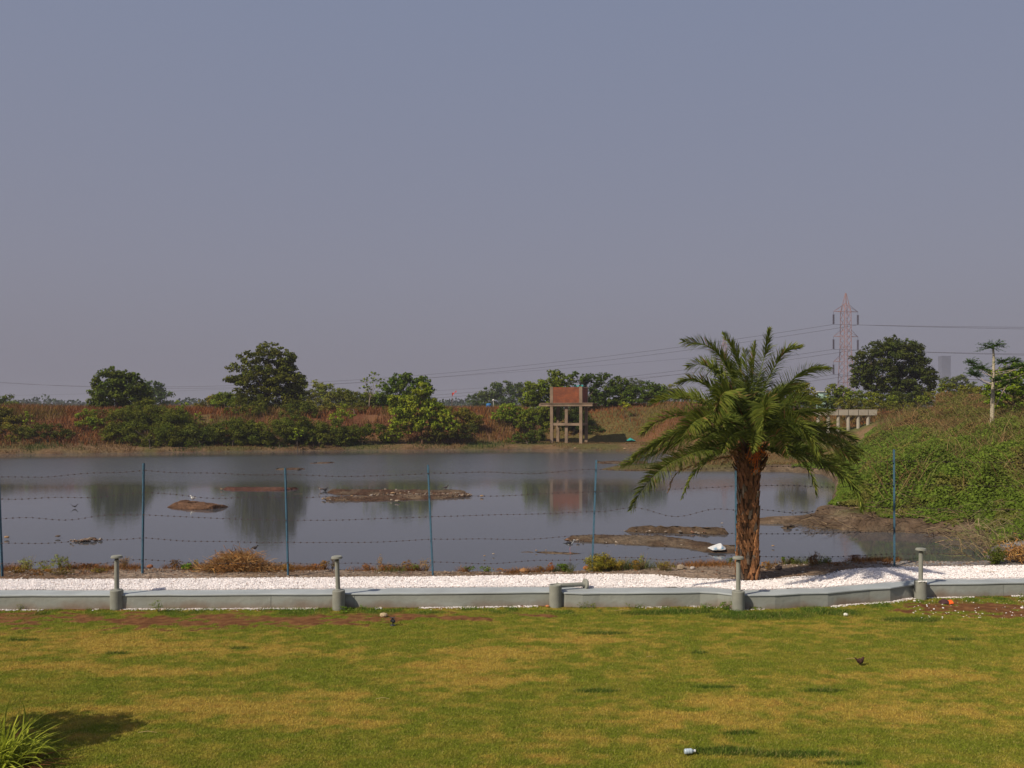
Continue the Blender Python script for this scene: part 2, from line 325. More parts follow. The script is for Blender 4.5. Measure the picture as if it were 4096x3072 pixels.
def lcol(x, y):
    t, dk, s, weed, n2, n3 = masks(x, y); c = lambda *a: np.array(a); e = lambda v: v[..., None]
    g = lerp(c(.160, .182, .020), c(.232, .212, .030), e(sm(.3, .7, n2)))
    o = lerp(g, c(.44, .29, .062), e(t*.78)); o = lerp(o, c(.33, .18, .045), e(sm(.55, .75, n3)*t*.5))
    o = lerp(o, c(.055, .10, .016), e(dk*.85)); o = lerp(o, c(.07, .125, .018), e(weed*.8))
    so = lerp(c(.25, .115, .048), c(.18, .078, .034), e(sm(.4, .6, n3)))
    return lerp(o, so, e(s)), s, dk, weed, t
xs = np.concatenate([[-60, -40, -28, -20, -15], np.arange(-12, 12.01, .05), [15, 20, 28, 40, 60]]); yy = np.concatenate([[-20, -10, -4, 0, 3, 5.5], np.arange(7, 16.6, .045)])
LX, LY = np.meshgrid(xs, yy)
def lz(x, y): return ZL+(fbm(x, y, 1.6, 101)-.5)*.035*sm(0, .4, yl(wf, x)-y)+(fbm(x, y, .12, 111)-.5)*.012
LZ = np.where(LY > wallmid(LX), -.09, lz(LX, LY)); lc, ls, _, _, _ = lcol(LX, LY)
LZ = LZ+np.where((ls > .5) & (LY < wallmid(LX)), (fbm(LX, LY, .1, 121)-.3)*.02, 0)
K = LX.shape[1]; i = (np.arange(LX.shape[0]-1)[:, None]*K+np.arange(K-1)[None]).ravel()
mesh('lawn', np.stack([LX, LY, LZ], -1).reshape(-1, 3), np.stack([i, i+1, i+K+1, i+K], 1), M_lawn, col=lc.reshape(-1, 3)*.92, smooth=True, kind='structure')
# grass blades on it
n = 760000
by = 7.9+(16.1-7.9)*rng.random(n)**1.15; bx = (rng.random(n)*2-1)*(.66*by+.3)
k = by < yl(wf, bx)-.01; bx = bx[k]; by = by[k]
bc, bs, bd, bw, bt = lcol(bx, by); k = rng.random(len(bx)) > bs*1.05; bx, by, bc, bd, bw, bt = [a[k] for a in (bx, by, bc, bd, bw, bt)]
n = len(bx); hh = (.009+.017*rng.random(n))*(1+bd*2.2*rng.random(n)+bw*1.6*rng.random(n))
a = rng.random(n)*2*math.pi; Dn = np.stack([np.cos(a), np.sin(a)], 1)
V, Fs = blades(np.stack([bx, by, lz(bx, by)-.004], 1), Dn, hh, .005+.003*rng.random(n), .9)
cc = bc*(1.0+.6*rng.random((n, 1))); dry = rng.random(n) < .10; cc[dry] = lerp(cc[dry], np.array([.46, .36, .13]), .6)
mesh('grass', V, Fs, M_grass, col=np.repeat(cc, 5, 0), kind='stuff', label='short mottled green and straw coloured lawn grass', cat='grass')

# ------------------------------------------------------------------ water
m, t, b = newmat('pond_water')
b.inputs['Base Color'].default_value = (.070, .073, .082, 1); b.inputs['IOR'].default_value = 1.33; b.inputs['Specular IOR Level'].default_value = .5
geo = t.nodes.new('ShaderNodeNewGeometry'); sp = t.nodes.new('ShaderNodeSeparateXYZ'); t.links.new(geo.outputs['Position'], sp.inputs[0])
wn = t.nodes.new('ShaderNodeTexNoise'); wn.inputs['Scale'].default_value = .05; wn.inputs['Detail'].default_value = 3
mp0 = t.nodes.new('ShaderNodeMapping'); mp0.inputs['Scale'].default_value = (.35, 1.6, 1); t.links.new(geo.outputs['Position'], mp0.inputs[0]); t.links.new(mp0.outputs[0], wn.inputs['Vector'])
ad = t.nodes.new('ShaderNodeMath'); ad.operation = 'MULTIPLY_ADD'; ad.inputs[1].default_value = 26; t.links.new(wn.outputs['Fac'], ad.inputs[0]); t.links.new(sp.outputs['Y'], ad.inputs[2])
mr = t.nodes.new('ShaderNodeMapRange'); mr.inputs['From Min'].default_value = 52; mr.inputs['From Max'].default_value = 66; mr.interpolation_type = 'SMOOTHSTEP'; t.links.new(ad.outputs[0], mr.inputs['Value'])
MRW = mr
def mth(op, a, bb):
    q = t.nodes.new('ShaderNodeMath'); q.operation = op
    for k, v in enumerate((a, bb)):
        if isinstance(v, (int, float)): q.inputs[k].default_value = v
        else: t.links.new(v, q.inputs[k])
    return q.outputs[0]
xn = mth('MINIMUM', sp.outputs['X'], 0.0); shy = mth('MULTIPLY', xn, -.23); yy_ = mth('ADD', sp.outputs['Y'], shy)
cl = t.nodes.new('ShaderNodeMapRange'); cl.inputs['From Min'].default_value = 74; cl.inputs['From Max'].default_value = 80; cl.inputs['To Min'].default_value = 1; cl.inputs['To Max'].default_value = .15; t.links.new(yy_, cl.inputs['Value'])
rip = mth('MULTIPLY', mr.outputs[0], cl.outputs[0])
t.links.new(mth('MULTIPLY_ADD', rip, .20), b.inputs['Roughness'])
rr = t.nodes[-1]; rr.inputs[2].default_value = .035
n1 = t.nodes.new('ShaderNodeTexNoise'); n1.inputs['Scale'].default_value = 7.0; n1.inputs['Detail'].default_value = 4; n1.inputs['Roughness'].default_value = .55
mp = t.nodes.new('ShaderNodeMapping'); mp.inputs['Scale'].default_value = (.45, 1.0, 1); t.links.new(geo.outputs['Position'], mp.inputs[0]); t.links.new(mp.outputs[0], n1.inputs['Vector'])
bp = t.nodes.new('ShaderNodeBump'); bp.inputs['Distance'].default_value = .02; t.links.new(n1.outputs['Fac'], bp.inputs['Height'])
st_ = mth('MULTIPLY_ADD', rip, .75); t.nodes[-1].inputs[2].default_value = .075; t.links.new(st_, bp.inputs['Strength'])
t.links.new(bp.outputs[0], b.inputs['Normal'])
M_water = m
xw = np.linspace(-170, 60, 60); yw = np.linspace(15.5, 110, 50); WX, WY = np.meshgrid(xw, yw)
WX, WY = np.meshgrid(np.linspace(-150, 60, 43), np.linspace(17.0, 112, 40)); K = 43; i = (np.arange(39)[:, None]*K+np.arange(42)[None]).ravel()
mesh('water', np.stack([WX, WY, np.zeros_like(WX)], -1).reshape(-1, 3), np.stack([i, i+1, i+K+1, i+K], 1), M_water, kind='structure')

# ------------------------------------------------------------------ mud banks in the water
def islet(pts, h, name='mud_bank', col=(.115, .07, .045), col2=(.17, .12, .08), ns=.5, seed=0):
    q = np.array([GP(a, b, 0)[:2] for a, b in pts]); per = []
    for i_ in range(len(q)):
        a = q[i_]; b = q[(i_+1) % len(q)]; m_ = max(2, int(np.hypot(*(b-a))/.12)); per.append(a+(b-a)*np.linspace(0, 1, m_, endpoint=False)[:, None])
    per = np.vstack(per)
    for _ in range(3): per = (np.roll(per, 1, 0)+per*2+np.roll(per, -1, 0))/4
    N_ = len(per)
    per = per+(np.stack([fbm(per[:, 0]*4, per[:, 1]*4, 1, seed), fbm(per[:, 0]*4, per[:, 1]*4, 1, seed+5)], 1)-.5)*.16
    cx = per.mean(0)
    # medial collapse towards the long axis keeps long shapes sharp
    ev = np.linalg.eigh(np.cov((per-cx).T))[1][:, -1]; s = (per-cx)@ev
    order = np.argsort(s); mid = per.copy()
    perp = np.array([-ev[1], ev[0]]); w = (per-cx)@perp
    smn = np.linspace(s.min(), s.max(), 40)
    top = np.array([w[np.abs(s-v) < (s.max()-s.min())/30].mean() if (np.abs(s-v) < (s.max()-s.min())/30).any() else 0 for v in smn])
    core = cx+np.clip(s, s.min()*.93, s.max()*.93)[:, None]*ev+np.interp(s, smn, top)[:, None]*perp
    rings = [0, .1, .22, .38, .55, .75, 1]
    V = []; Cc = []
    for r in rings:
        p = per*(1-r)+core*r; wd = np.hypot(*(per-core).T)
        z = -.03+(h+.03)*(1-(1-r)**1.8)*np.clip(wd/.35, .15, 1); z = z+(fbm(p[:, 0], p[:, 1], ns*.4, seed+9)-.5)*h*.6*(r > .05)
        V.append(np.c_[p, z]); k = sm(.4, .7, fbm(p[:, 0], p[:, 1], ns, seed+3))[:, None]*(r > .2)
        Cc.append(lerp(np.array(col), np.array(col2), k)*(.5 if r < .15 else .72))
    V = np.vstack(V); Q = []
    kk = np.arange(N_); k2 = (kk+1) % N_
    for r in range(len(rings)-1): Q.append(np.stack([r*N_+kk, r*N_+k2, (r+1)*N_+k2, (r+1)*N_+kk], 1))
    return mesh(name, V, np.vstack(Q), M_terrain, col=np.vstack(Cc), smooth=True, kind='structure')
islet([(655, 2029), (700, 2017), (790, 2012), (870, 2017), (925, 2027), (860, 2037), (780, 2041), (700, 2038)], .16, col=(.16, .085, .05), col2=(.20, .11, .065), seed=1)
islet([(880, 1957), (960, 1950), (1080, 1949), (1160, 1952), (1205, 1956), (1120, 1964), (1000, 1967), (920, 1964)], .10, col=(.13, .06, .045), col2=(.15, .075, .05), seed=2)
islet([(1300, 1970), (1350, 1960), (1500, 1959), (1700, 1962), (1840, 1964), (1885, 1983), (1780, 1978), (1600, 1979), (1500, 1984), (1350, 1981)], .13, col=(.10, .055, .035), seed=3)
islet([(1283, 1999), (1330, 1992), (1500, 1984), (1700, 1980), (1860, 1977), (1893, 1984), (1800, 1995), (1700, 2000), (1500, 2006), (1350, 2005)], .12, col=(.12, .07, .045), col2=(.20, .14, .09), seed=4)
islet([(2240, 2161), (2290, 2150), (2450, 2144), (2600, 2143), (2720, 2150), (2780, 2165), (2900, 2182), (3000, 2190), (3060, 2208), (2950, 2216), (2880, 2214), (2800, 2212), (2750, 2195), (2550, 2186), (2400, 2175)], .11, col=(.11, .07, .045), col2=(.19, .14, .095), seed=5)
islet([(2478, 2126), (2560, 2114), (2640, 2110), (2750, 2115), (2860, 2117), (2905, 2130), (2935, 2137), (2880, 2142), (2800, 2138), (2700, 2136), (2570, 2132)], .13, col=(.12, .08, .05), col2=(.19, .13, .075), seed=6)
islet([(2036, 2208), (2090, 2204), (2200, 2204), (2280, 2209), (2372, 2215), (2340, 2219), (2240, 2218), (2100, 2213)], .05, seed=7)
islet([(2008, 2247), (2060, 2244), (2115, 2247), (2060, 2251)], .03, seed=8)
islet([(2180, 2233), (2230, 2231), (2260, 2234), (2200, 2236)], .03, seed=9)
islet([(2770, 2218), (2860, 2210), (2930, 2212), (2900, 2222), (2800, 2223)], .05, seed=10)
islet([(2440, 2125), (2478, 2124), (2478, 2128), (2430, 2128)], .03, seed=11)
islet([(1225, 1854), (1290, 1851), (1350, 1851), (1300, 1855)], .08, seed=12)
islet([(1090, 1879), (1160, 1875), (1230, 1877), (1150, 1881)], .10, seed=13)
islet([(1840, 2217), (1870, 2213), (1930, 2215), (1990, 2218), (1930, 2221), (1880, 2222)], .05, seed=14)
islet([(3035, 2216), (3060, 2212), (3072, 2215), (3050, 2220)], .03, seed=15)
islet([(1130, 1976), (1220, 1973), (1240, 1976), (1160, 1979)], .03, seed=16)
islet([(850, 1982), (890, 1979), (930, 1982), (890, 1985)], .03, seed=17)
islet([(2380, 1851), (2450, 1848), (2560, 1849), (2600, 1853), (2500, 1856), (2420, 1856)], .14, seed=18)
islet([(5, 1998), (60, 1994), (100, 1992), (60, 1997)], .03, seed=19)
islet([(280, 2168), (330, 2160), (400, 2155), (415, 2160), (370, 2168), (320, 2171)], .06, seed=20)
islet([(3110, 2112), (3130, 2100), (3175, 2098), (3200, 2104), (3180, 2118), (3140, 2120)], .05, col=(.07, .05, .03), seed=22)

# ------------------------------------------------------------------ retaining wall
m, t, b = newmat('painted_cement'); b.inputs['Roughness'].default_value = .75; b.inputs['Specular IOR Level'].default_value = .3
tc = t.nodes.new('ShaderNodeTexCoord'); geo = t.nodes.new('ShaderNodeNewGeometry')
nA = t.nodes.new('ShaderNodeTexNoise'); nA.inputs['Scale'].default_value = 1.3; nA.inputs['Detail'].default_value = 7; t.links.new(geo.outputs['Position'], nA.inputs['Vector'])
rp = t.nodes.new('ShaderNodeValToRGB'); t.links.new(nA.outputs['Fac'], rp.inputs[0])
rp.color_ramp.elements[0].position = .32; rp.color_ramp.elements[0].color = (.25, .255, .225, 1)
rp.color_ramp.elements[1].position = .72; rp.color_ramp.elements[1].color = (.33, .345, .32, 1)
# mud splash along the foot of the wall
sz = t.nodes.new('ShaderNodeSeparateXYZ'); t.links.new(geo.outputs['Position'], sz.inputs[0])
nB = t.nodes.new('ShaderNodeTexNoise'); nB.inputs['Scale'].default_value = 2.2; nB.inputs['Detail'].default_value = 8; t.links.new(geo.outputs['Position'], nB.inputs['Vector'])
q = mth('MULTIPLY_ADD', nB.outputs['Fac'], .42); t.nodes[-1].inputs[2].default_value = 0
q2 = mth('SUBTRACT', q, sz.outputs['Z'])
ms = t.nodes.new('ShaderNodeMapRange'); t.links.new(q2, ms.inputs['Value']); ms.inputs['From Min'].default_value = -.03; ms.inputs['From Max'].default_value = .12; ms.inputs['To Max'].default_value = .75
mxx = t.nodes.new('ShaderNodeMix'); mxx.data_type = 'RGBA'; t.links.new(ms.outputs[0], mxx.inputs['Factor']); t.links.new(rp.outputs[0], mxx.inputs['A']); mxx.inputs['B'].default_value = (.19, .12, .075, 1)
t.links.new(mxx.outputs['Result'], b.inputs['Base Color'])
bp = t.nodes.new('ShaderNodeBump'); bp.inputs['Strength'].default_value = .35; bp.inputs['Distance'].default_value = .02
nC = t.nodes.new('ShaderNodeTexNoise'); nC.inputs['Scale'].default_value = 14; nC.inputs['Detail'].default_value = 6; t.links.new(geo.outputs['Position'], nC.inputs['Vector'])
t.links.new(nC.outputs['Fac'], bp.inputs['Height']); t.links.new(bp.outputs[0], b.inputs['Normal'])
M_wall = m
def wall(fr, bk, label, seed):
    f = np.array([GP(a, c, ZW)[:2] for a, c in fr]); bkw = np.array([GP(a, c, ZW)[:2] for a, c in bk]); bkw = bkw[np.argsort(bkw[:, 0])]
    r = np.random.default_rng(seed); pts = []
    for i_ in range(len(f)-1):
        L = np.hypot(*(f[i_+1]-f[i_])); k_ = max(1, int(round(L/.42)))
        for j in range(k_): pts.append(f[i_]+(f[i_+1]-f[i_])*j/k_)
    pts.append(f[-1]); pts = np.array(pts); pts[1:-1, 1] += (r.random(len(pts)-2)-.5)*.018
    n_ = len(pts); T = np.gradient(pts, axis=0); T /= np.linalg.norm(T, axis=1)[:, None]; N_ = np.stack([T[:, 1], -T[:, 0]], 1)
    back = np.c_[pts[:, 0], np.interp(pts[:, 0], bkw[:, 0], bkw[:, 1])]
    zt = ZW+(r.random(n_)-.5)*.008
    prof = [np.c_[pts+N_*.012, np.full(n_, .03)], np.c_[pts, zt-.02], np.c_[pts-N_*.012, zt], np.c_[back, zt-.004], np.c_[back, np.full(n_, .1)]]
    V = np.vstack(prof); k = np.arange(n_-1); Q = [np.stack([a*n_+k, a*n_+k+1, (a+1)*n_+k+1, (a+1)*n_+k], 1) for a in range(4)]
    e0 = np.array([[0, n_, 2*n_, 3*n_, 4*n_]]); e1 = e0[:, ::-1]+n_-1
    w = thing('retaining_wall', label, 'wall', (*pts[n_//2], .03))
    mesh('wall_body', V, [np.vstack(Q), e0, e1], M_wall, w)
    cp_ = [np.c_[pts+N_*.016, zt-.022], np.c_[pts+N_*.014, zt-.004], np.c_[pts+N_*.004, zt+.004], np.c_[back-N_*0, zt+.001], np.c_[back-N_*0, zt-.03]]  # thin shell over the wall's own top, carrying a sky-tinted colour
    mesh('sky_tinted_top', np.vstack(cp_), [np.vstack(Q)], M_sky_top, w)
    s = B()                                                # thin construction joints
    for i_ in range(1, n_-1):
        if r.random() < .14: s.tube([np.r_[pts[i_]+N_[i_]*.0125, .05], np.r_[pts[i_]+N_[i_]*.0035, zt[i_]-.02], np.r_[pts[i_]-N_[i_]*.01, zt[i_]+.0005], np.r_[back[i_], zt[i_]-.003]], .003, 4)
    s.build('joint', M_joint, w)
M_sky_top = mat('sky_tinted_cement', (.345, .37, .375), .7, .1, 2.0, .2, 30, c2=(.40, .43, .435))  # lighter bluish colour stands in for sky light on the same cement
M_joint = mat('cement_joint', (.17, .18, .16), .9)
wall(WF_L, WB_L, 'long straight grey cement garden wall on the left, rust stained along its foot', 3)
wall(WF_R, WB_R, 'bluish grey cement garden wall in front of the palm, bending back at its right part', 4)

# ------------------------------------------------------------------ white gravel bed
M_gravel = vcmat('white_gravel', .8, 0, 40, .15, .8, 90)
gx = np.linspace(-21, 23, 420); rows = 14; V = []
for r_ in range(rows):
    f_ = r_/(rows-1); y0 = yl(wb, gx)-.05; y1 = yl(gb, gx)+(fbm(gx, gx*0, .5, 5)-.5)*.10
    yv = y0+(y1-y0)*f_; V.append(np.c_[gx, yv, ZG-.012+(fbm(gx, yv, .5, 8)-.5)*.014])
V = np.vstack(V); K = 420; i = (np.arange(rows-1)[:, None]*K+np.arange(K-1)[None]).ravel()
gc = np.array([.90, .83, .80])*(.88+.2*fbm(V[:, 0], V[:, 1], .6, 15))[:, None]
mesh('gravel_bed', V, np.stack([i, i+1, i+K+1, i+K], 1), M_gravel, col=gc, kind='structure')
n = 70000; px_ = rng.random(n)*28-13.5; f_ = rng.random(n); y0 = yl(wb, px_)+.015; y1 = yl(gb, px_)+(fbm(px_, px_*0, .5, 5)-.5)*.10
pc = np.stack([px_, y0+(y1-y0+.03)*f_, np.full(n, ZG-.004)+rng.random(n)*.012], 1)
# spilled along the foot of the wall
n2 = 5200; sx = rng.random(n2)*24-11.5; sd = np.abs(rng.normal(size=n2))*.055+.01
keep = (fbm(sx, sx*0, .9, 77) > .47) & ~((sx > 1.1) & (sx < 5.2) & (rng.random(n2) < .75)); sx = sx[keep]; sd = sd[keep]
spl = np.stack([sx, yl(wf, sx)-sd, lz(sx, yl(wf, sx)-sd)+.006], 1)
n3 = 130; a_ = np.array([GP(rng.uniform(3650, 4200), rng.uniform(2400, 2475), ZL+.005) for _ in range(n3)])
PC = np.vstack([pc, spl, a_]); V, T = pebbles(PC, .007+.010*rng.random(len(PC)))
cc = np.array([.90, .84, .82])*(.90+.16*rng.random((len(PC), 1))); dk = rng.random(len(PC)) < .03; cc[dk] *= np.array([.55, .42, .35]); cc[n:n+len(spl)] *= .8
mesh('pebble', V, T, M_vc, col=np.repeat(cc, 6, 0), kind='stuff', label='loose white pebbles of the gravel strip behind the garden wall', cat='pebbles')

# ------------------------------------------------------------------ rubble and low weeds on the near bank
n = 9000; rx_ = rng.random(n)*24-11.5; ry_ = yl(gb, rx_)+.03+(yl(nearY, rx_)-yl(gb, rx_))*rng.random(n)
rz_ = hz(rx_, ry_); Pp = np.stack([rx_, ry_, rz_+.003], 1); rs_ = .007+.028*rng.random(n)**4
isl = [(1290, 1998, 1890, 1983, .10, 420, 4), (1640, 1985, 1885, 1980, .12, 260, 5), (1480, 1984, 1640, 1982, .10, 90, 5), (1500, 1968, 1640, 1970, .12, 50, 4), (2480, 2128, 2920, 2132, .07, 45, 5), (2260, 2165, 3000, 2200, .06, 30, 8), (280, 2166, 410, 2158, .05, 60, 4)]
for a0_, b0_, a1_, b1_, zz_, m_, jt in isl:
    f_ = rng.random(m_); q_ = np.array([GP(a0_+(a1_-a0_)*u_, b0_+(b1_-b0_)*u_+rng.normal()*jt*.5, .03) for u_ in f_]); q_[:, 2] = zz_*(.5+.5*rng.random(m_)); Pp = np.vstack([Pp, q_]); rs_ = np.r_[rs_, .015+.07*rng.random(m_)**4]
n = len(Pp); V, T = pebbles(Pp, rs_, .6)
base = np.array([[.24, .18, .13], [.30, .24, .19], [.19, .10, .06], [.14, .11, .085], [.40, .34, .29]])[rng.choice(5, n, p=[.35, .25, .2, .15, .05])]
mesh('rubble', V, T, M_vc, col=np.repeat(base*(.7+.5*rng.random((n, 1))), 6, 0), kind='stuff', label='small stones and clods scattered over the near bank', cat='rubble')
n = 60000; wx = rng.random(n)*22-11; dd = np.abs(rng.normal(size=n))*.28; wy = yl(nearY, wx)-.03-dd; wz = hz(wx, wy)
k = (wy > yl(gb, wx)+.1) & (fbm(wx, wy, .5, 201) > .46) & (wx < 8.5); wx, wy, wz = wx[k], wy[k], wz[k]; n = len(wx)
a = rng.random(n)*6.28; f_ = fbm(wx, wy, 1.2, 211)
V, Fs = blades(np.stack([wx, wy, wz-.005], 1), np.stack([np.cos(a), np.sin(a)], 1), (.02+.13*rng.random(n)**2)*(.5+1.4*f_), .008, 1.0)
wc = np.where((f_ > .58)[:, None], np.array([.12, .13, .04]), np.array([.26, .125, .045]))*(.6+.8*rng.random((n, 1)))
mesh('dry_weeds', V, Fs, M_grass, col=np.repeat(wc, 5, 0), kind='stuff', label='low dry reddish weeds along the near waterline', cat='weeds')

# ------------------------------------------------------------------ generic plants
def crownmesh(lobes, D, L, col, nc=40, cover=2.6, flat=.75, cr=.34, depth=.8, colvar=.25, seed=0, droop=0, hang=0):
    r = np.random.default_rng(seed); Cs = []; Ns = []; Cl = []
    for lb in lobes:
        cx, cy, rx, ry = lb[:4]; kk_ = 1.10 if D > 75 else 1.0; rx *= kk_; ry *= kk_; dd = lb[4] if len(lb) > 4 else 0; s = (D+dd)/F; c = P(cx, cy, D+dd); Rx, Rz = rx*s, ry*s; Ry = Rx*depth
        v = unit(nc, r); rad = .45+.6*r.random((nc, 1))**.7; q = c+v*rad*np.array([Rx, Ry, Rz])
        k = cr*min(Rx, Rz)*(.6+.8*r.random(nc))
        for j in range(nc):
            m_ = max(6, int(cover*math.pi*k[j]**2/(L*L*.5))); u_ = unit(m_, r); rr_ = r.random((m_, 1))**.45
            p = q[j]+u_*rr_*k[j]*np.array([1.15, 1.15, flat]); Cs.append(p)
            nn = u_+unit(m_, r)*.8+np.array([0, 0, .45]); Ns.append(nn/np.linalg.norm(nn, axis=1)[:, None])
            f = 1+colvar*(r.random()*2-1); cc_ = np.array(col)*f*np.array([1.85, 1.6, .72]); cc_ = cc_*np.array([1+.25*(r.random()-.4), 1, 1])
            Cl.append(cc_*(.65+.7*r.random((m_, 1))))
    C_ = np.vstack(Cs); V, Q = leafquads(C_, np.vstack(Ns), L*(.7+.6*r.random(len(C_))), .62)
    return V, Q, np.repeat(np.vstack(Cl), 4, 0)
def stems(base, lobes, D, r0, col, seed=0, fork=.5, n=6, extra=0):
    r = np.random.default_rng(seed+99); b_ = B(); base = np.array(base, float)
    tops = [P(l[0], l[1], D+(l[4] if len(l) > 4 else 0)) for l in lobes]; cen = np.mean(tops, 0)
    fk = base+(cen-base)*fork; fk[:2] = base[:2]+(cen-base)[:2]*fork*.5
    m_ = base+(fk-base)*.5+np.array([(r.random()-.5)*.1*r0*10, 0, 0])
    b_.tube([base-np.array([0, 0, .2]), base+(m_-base)*.2, m_, fk], [r0*1.25, r0, r0*.85, r0*.72], n, col, bumpy=.1)
    for t_, l in zip(tops, lobes):
        mid = fk+(t_-fk)*.5+(r.random(3)-.5)*np.linalg.norm(t_-fk)*.18
        b_.tube([fk, mid, t_], [r0*.5, r0*.3, r0*.12], 5, col)
        for _ in range(3+extra):
            s = D/F; e_ = t_+(r.random(3)-.5)*2*np.array([l[2]*s, l[2]*s*.7, l[3]*s])*.85; st = mid+(t_-mid)*r.random()
            b_.tube([st, (st+e_)/2+(r.random(3)-.5)*.2, e_], [r0*.16, r0*.1, r0*.04], 4, col)
    return b_
def tree(name, label, cat, base, D, lobes, col, L=.27, r0=.18, bark=(.10, .075, .055), group=None, fork=.5, seed=None, zbase=None, parts=('trunk', 'crown'), extra=0, fit=False, **kw):
    seed = seed if seed is not None else int(abs(base*7+D))
    if fit:
        lobes = [(*l[:4], min(0, hitD(l[0], l[1]+l[3]*.55, D)-D+.2)) for l in lobes]; low_ = max(l[1]+l[3] for l in lobes); Db_ = min(D, hitD(base, low_, D)+.3)
    else: Db_ = D
    x = (base-2048)/F*Db_; z = hz1(x, Db_) if zbase is None else zbase
    t_ = thing(name, label, cat, (x, Db_, z), group)
    stems((x, Db_, z), lobes, D, r0, bark, seed, fork, extra=extra).build(parts[0], M_bark, t_, vc=True)
    V, Q, Cc = crownmesh(lobes, D, L, col, seed=seed, **kw)
    mesh(parts[1], V, Q, M_leaf, t_, col=Cc)
    return t_
def shrub(label, base, D, lobes, col, L=.16, name='shrub', cat='shrub', group='shrubs on the far bank', r0=.05, **kw):
    return tree(name, label, cat, base, D, lobes, col, L=L, r0=r0, group=group, fork=.35, parts=('stem', 'foliage'), fit=(75 < D < 105 and base < 2700), **kw)
DG = (.045, .075, .018); MG = (.075, .115, .022); YG = (.16, .20, .03); BG = (.12, .18, .028); OG = (.10, .105, .03); VD = (.030, .052, .018)

def hitD(px, py, D1, D0=73.):
    Ds = np.arange(D0, D1, .25)
    if len(Ds) < 2: return D1
    zz = hz((px-2048)/F*Ds, Ds); ray = H-(py-YH)/F*Ds; k = np.where((zz >= ray) & (zz > .05))[0]
    return float(Ds[k[0]]) if len(k) else D1
# far bank, left to right
tree('tree', 'rounded hazy tree cut by the left edge of the view', 'tree', -10, 150, [(-30, 1620, 90, 45), (30, 1640, 45, 35)], MG, L=.4, group='trees beyond the far bank')
shrub('light green bush at the far left end of the bank', 10, 84, [(10, 1680, 60, 45), (-60, 1660, 70, 60), (30, 1730, 70, 35)], OG)
shrub('slim young shrub with bright leaves in front of the red grass, left end', 130, 83, [(100, 1668, 25, 18), (120, 1695, 30, 18), (130, 1730, 32, 22)], BG, nc=14)
shrub('dark low bush by the water below the red grass, left end', 190, 80, [(200, 1730, 80, 32), (90, 1745, 90, 30), (250, 1745, 50, 25)], (.05, .065, .02))
tree('tree', 'dense dark round tree standing on the red grass at left', 'tree', 470, 96, [(445, 1530, 65, 45), (520, 1545, 55, 42), (400, 1570, 35, 30), (450, 1590, 85, 45), (530, 1600, 65, 38), (400, 1625, 45, 22), (440, 1490, 32, 22), (560, 1570, 35, 30), (500, 1500, 25, 18), (535, 1505, 22, 15), (385, 1530, 20, 15)], (.055, .085, .02), L=.3, r0=.22, group='trees on the far bank', nc=44)
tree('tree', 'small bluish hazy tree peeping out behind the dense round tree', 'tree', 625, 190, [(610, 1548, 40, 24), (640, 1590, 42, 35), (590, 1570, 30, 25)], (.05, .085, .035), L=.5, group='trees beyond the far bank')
shrub('pale green leafy shrub left of the vine covered mound', 350, 86, [(350, 1670, 38, 30), (345, 1705, 45, 30), (390, 1700, 32, 25)], (.10, .15, .03), nc=28)
shrub('big dark vine covered mound of bushes near the left waterline', 600, 87, [(570, 1650, 75, 45), (520, 1690, 80, 50), (640, 1670, 90, 50), (580, 1740, 130, 55), (710, 1720, 80, 60), (480, 1740, 60, 45), (650, 1760, 120, 40), (560, 1625, 45, 18)], (.062, .082, .018), L=.17, nc=54, cover=2.6)
shrub('thin bright sprig rising at the right of the vine covered mound', 720, 88, [(725, 1612, 26, 18), (735, 1650, 32, 20), (790, 1668, 28, 18), (820, 1690, 30, 14)], BG, nc=14)
shrub('low dark bush with grass tufts at the water, below the vine covered mound', 800, 82, [(790, 1740, 60, 35), (760, 1770, 70, 22), (840, 1740, 40, 40)], (.05, .07, .02))
tree('tree', 'hazy greyish shrub tree on the skyline left of the great tree', 'tree', 830, 120, [(820, 1618, 48, 22), (870, 1600, 35, 25), (800, 1625, 25, 12)], OG, L=.3, group='trees beyond the far bank')
tree('tree', 'tall spreading great tree with layered crown and dark trunk', 'tree', 1067, 97,
     [(1075, 1400, 62, 26), (1020, 1425, 58, 22), (1130, 1430, 48, 26), (965, 1470, 60, 18), (1060, 1465, 92, 34), (1140, 1475, 38, 28), (950, 1515, 48, 16), (1030, 1520, 85, 36), (1120, 1525, 78, 38), (1180, 1530, 38, 34), (990, 1570, 55, 24), (1090, 1585, 95, 40), (1010, 1610, 60, 26), (1180, 1590, 48, 45), (1030, 1622, 45, 22), (1150, 1640, 60, 32), (920, 1520, 20, 10), (1165, 1440, 16, 12)],
     (.062, .080, .018), L=.26, r0=.30, bark=(.05, .035, .028), fork=.55, nc=56, cr=.36, cover=2.4, group='trees on the far bank', zbase=3.2, seed=5, extra=2)
shrub('rounded mid green bush behind the great tree, at its left', 900, 100, [(895, 1600, 40, 30), (930, 1620, 50, 34), (950, 1590, 35, 24)], MG, L=.22)
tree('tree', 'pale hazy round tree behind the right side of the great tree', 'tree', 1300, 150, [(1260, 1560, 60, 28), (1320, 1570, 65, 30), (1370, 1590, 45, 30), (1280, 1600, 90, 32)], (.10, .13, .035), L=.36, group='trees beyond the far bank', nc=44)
shrub('olive bushes on the red slope below the pale hazy tree', 1290, 96, [(1250, 1640, 45, 25), (1330, 1640, 50, 28), (1290, 1615, 60, 22), (1400, 1640, 40, 25)], (.085, .095, .03), L=.2, nc=36)
shrub('young bright shrub standing on the red slope between two dark bushes', 1375, 88, [(1370, 1640, 28, 22), (1350, 1670, 35, 24), (1400, 1655, 25, 15)], BG, nc=16)
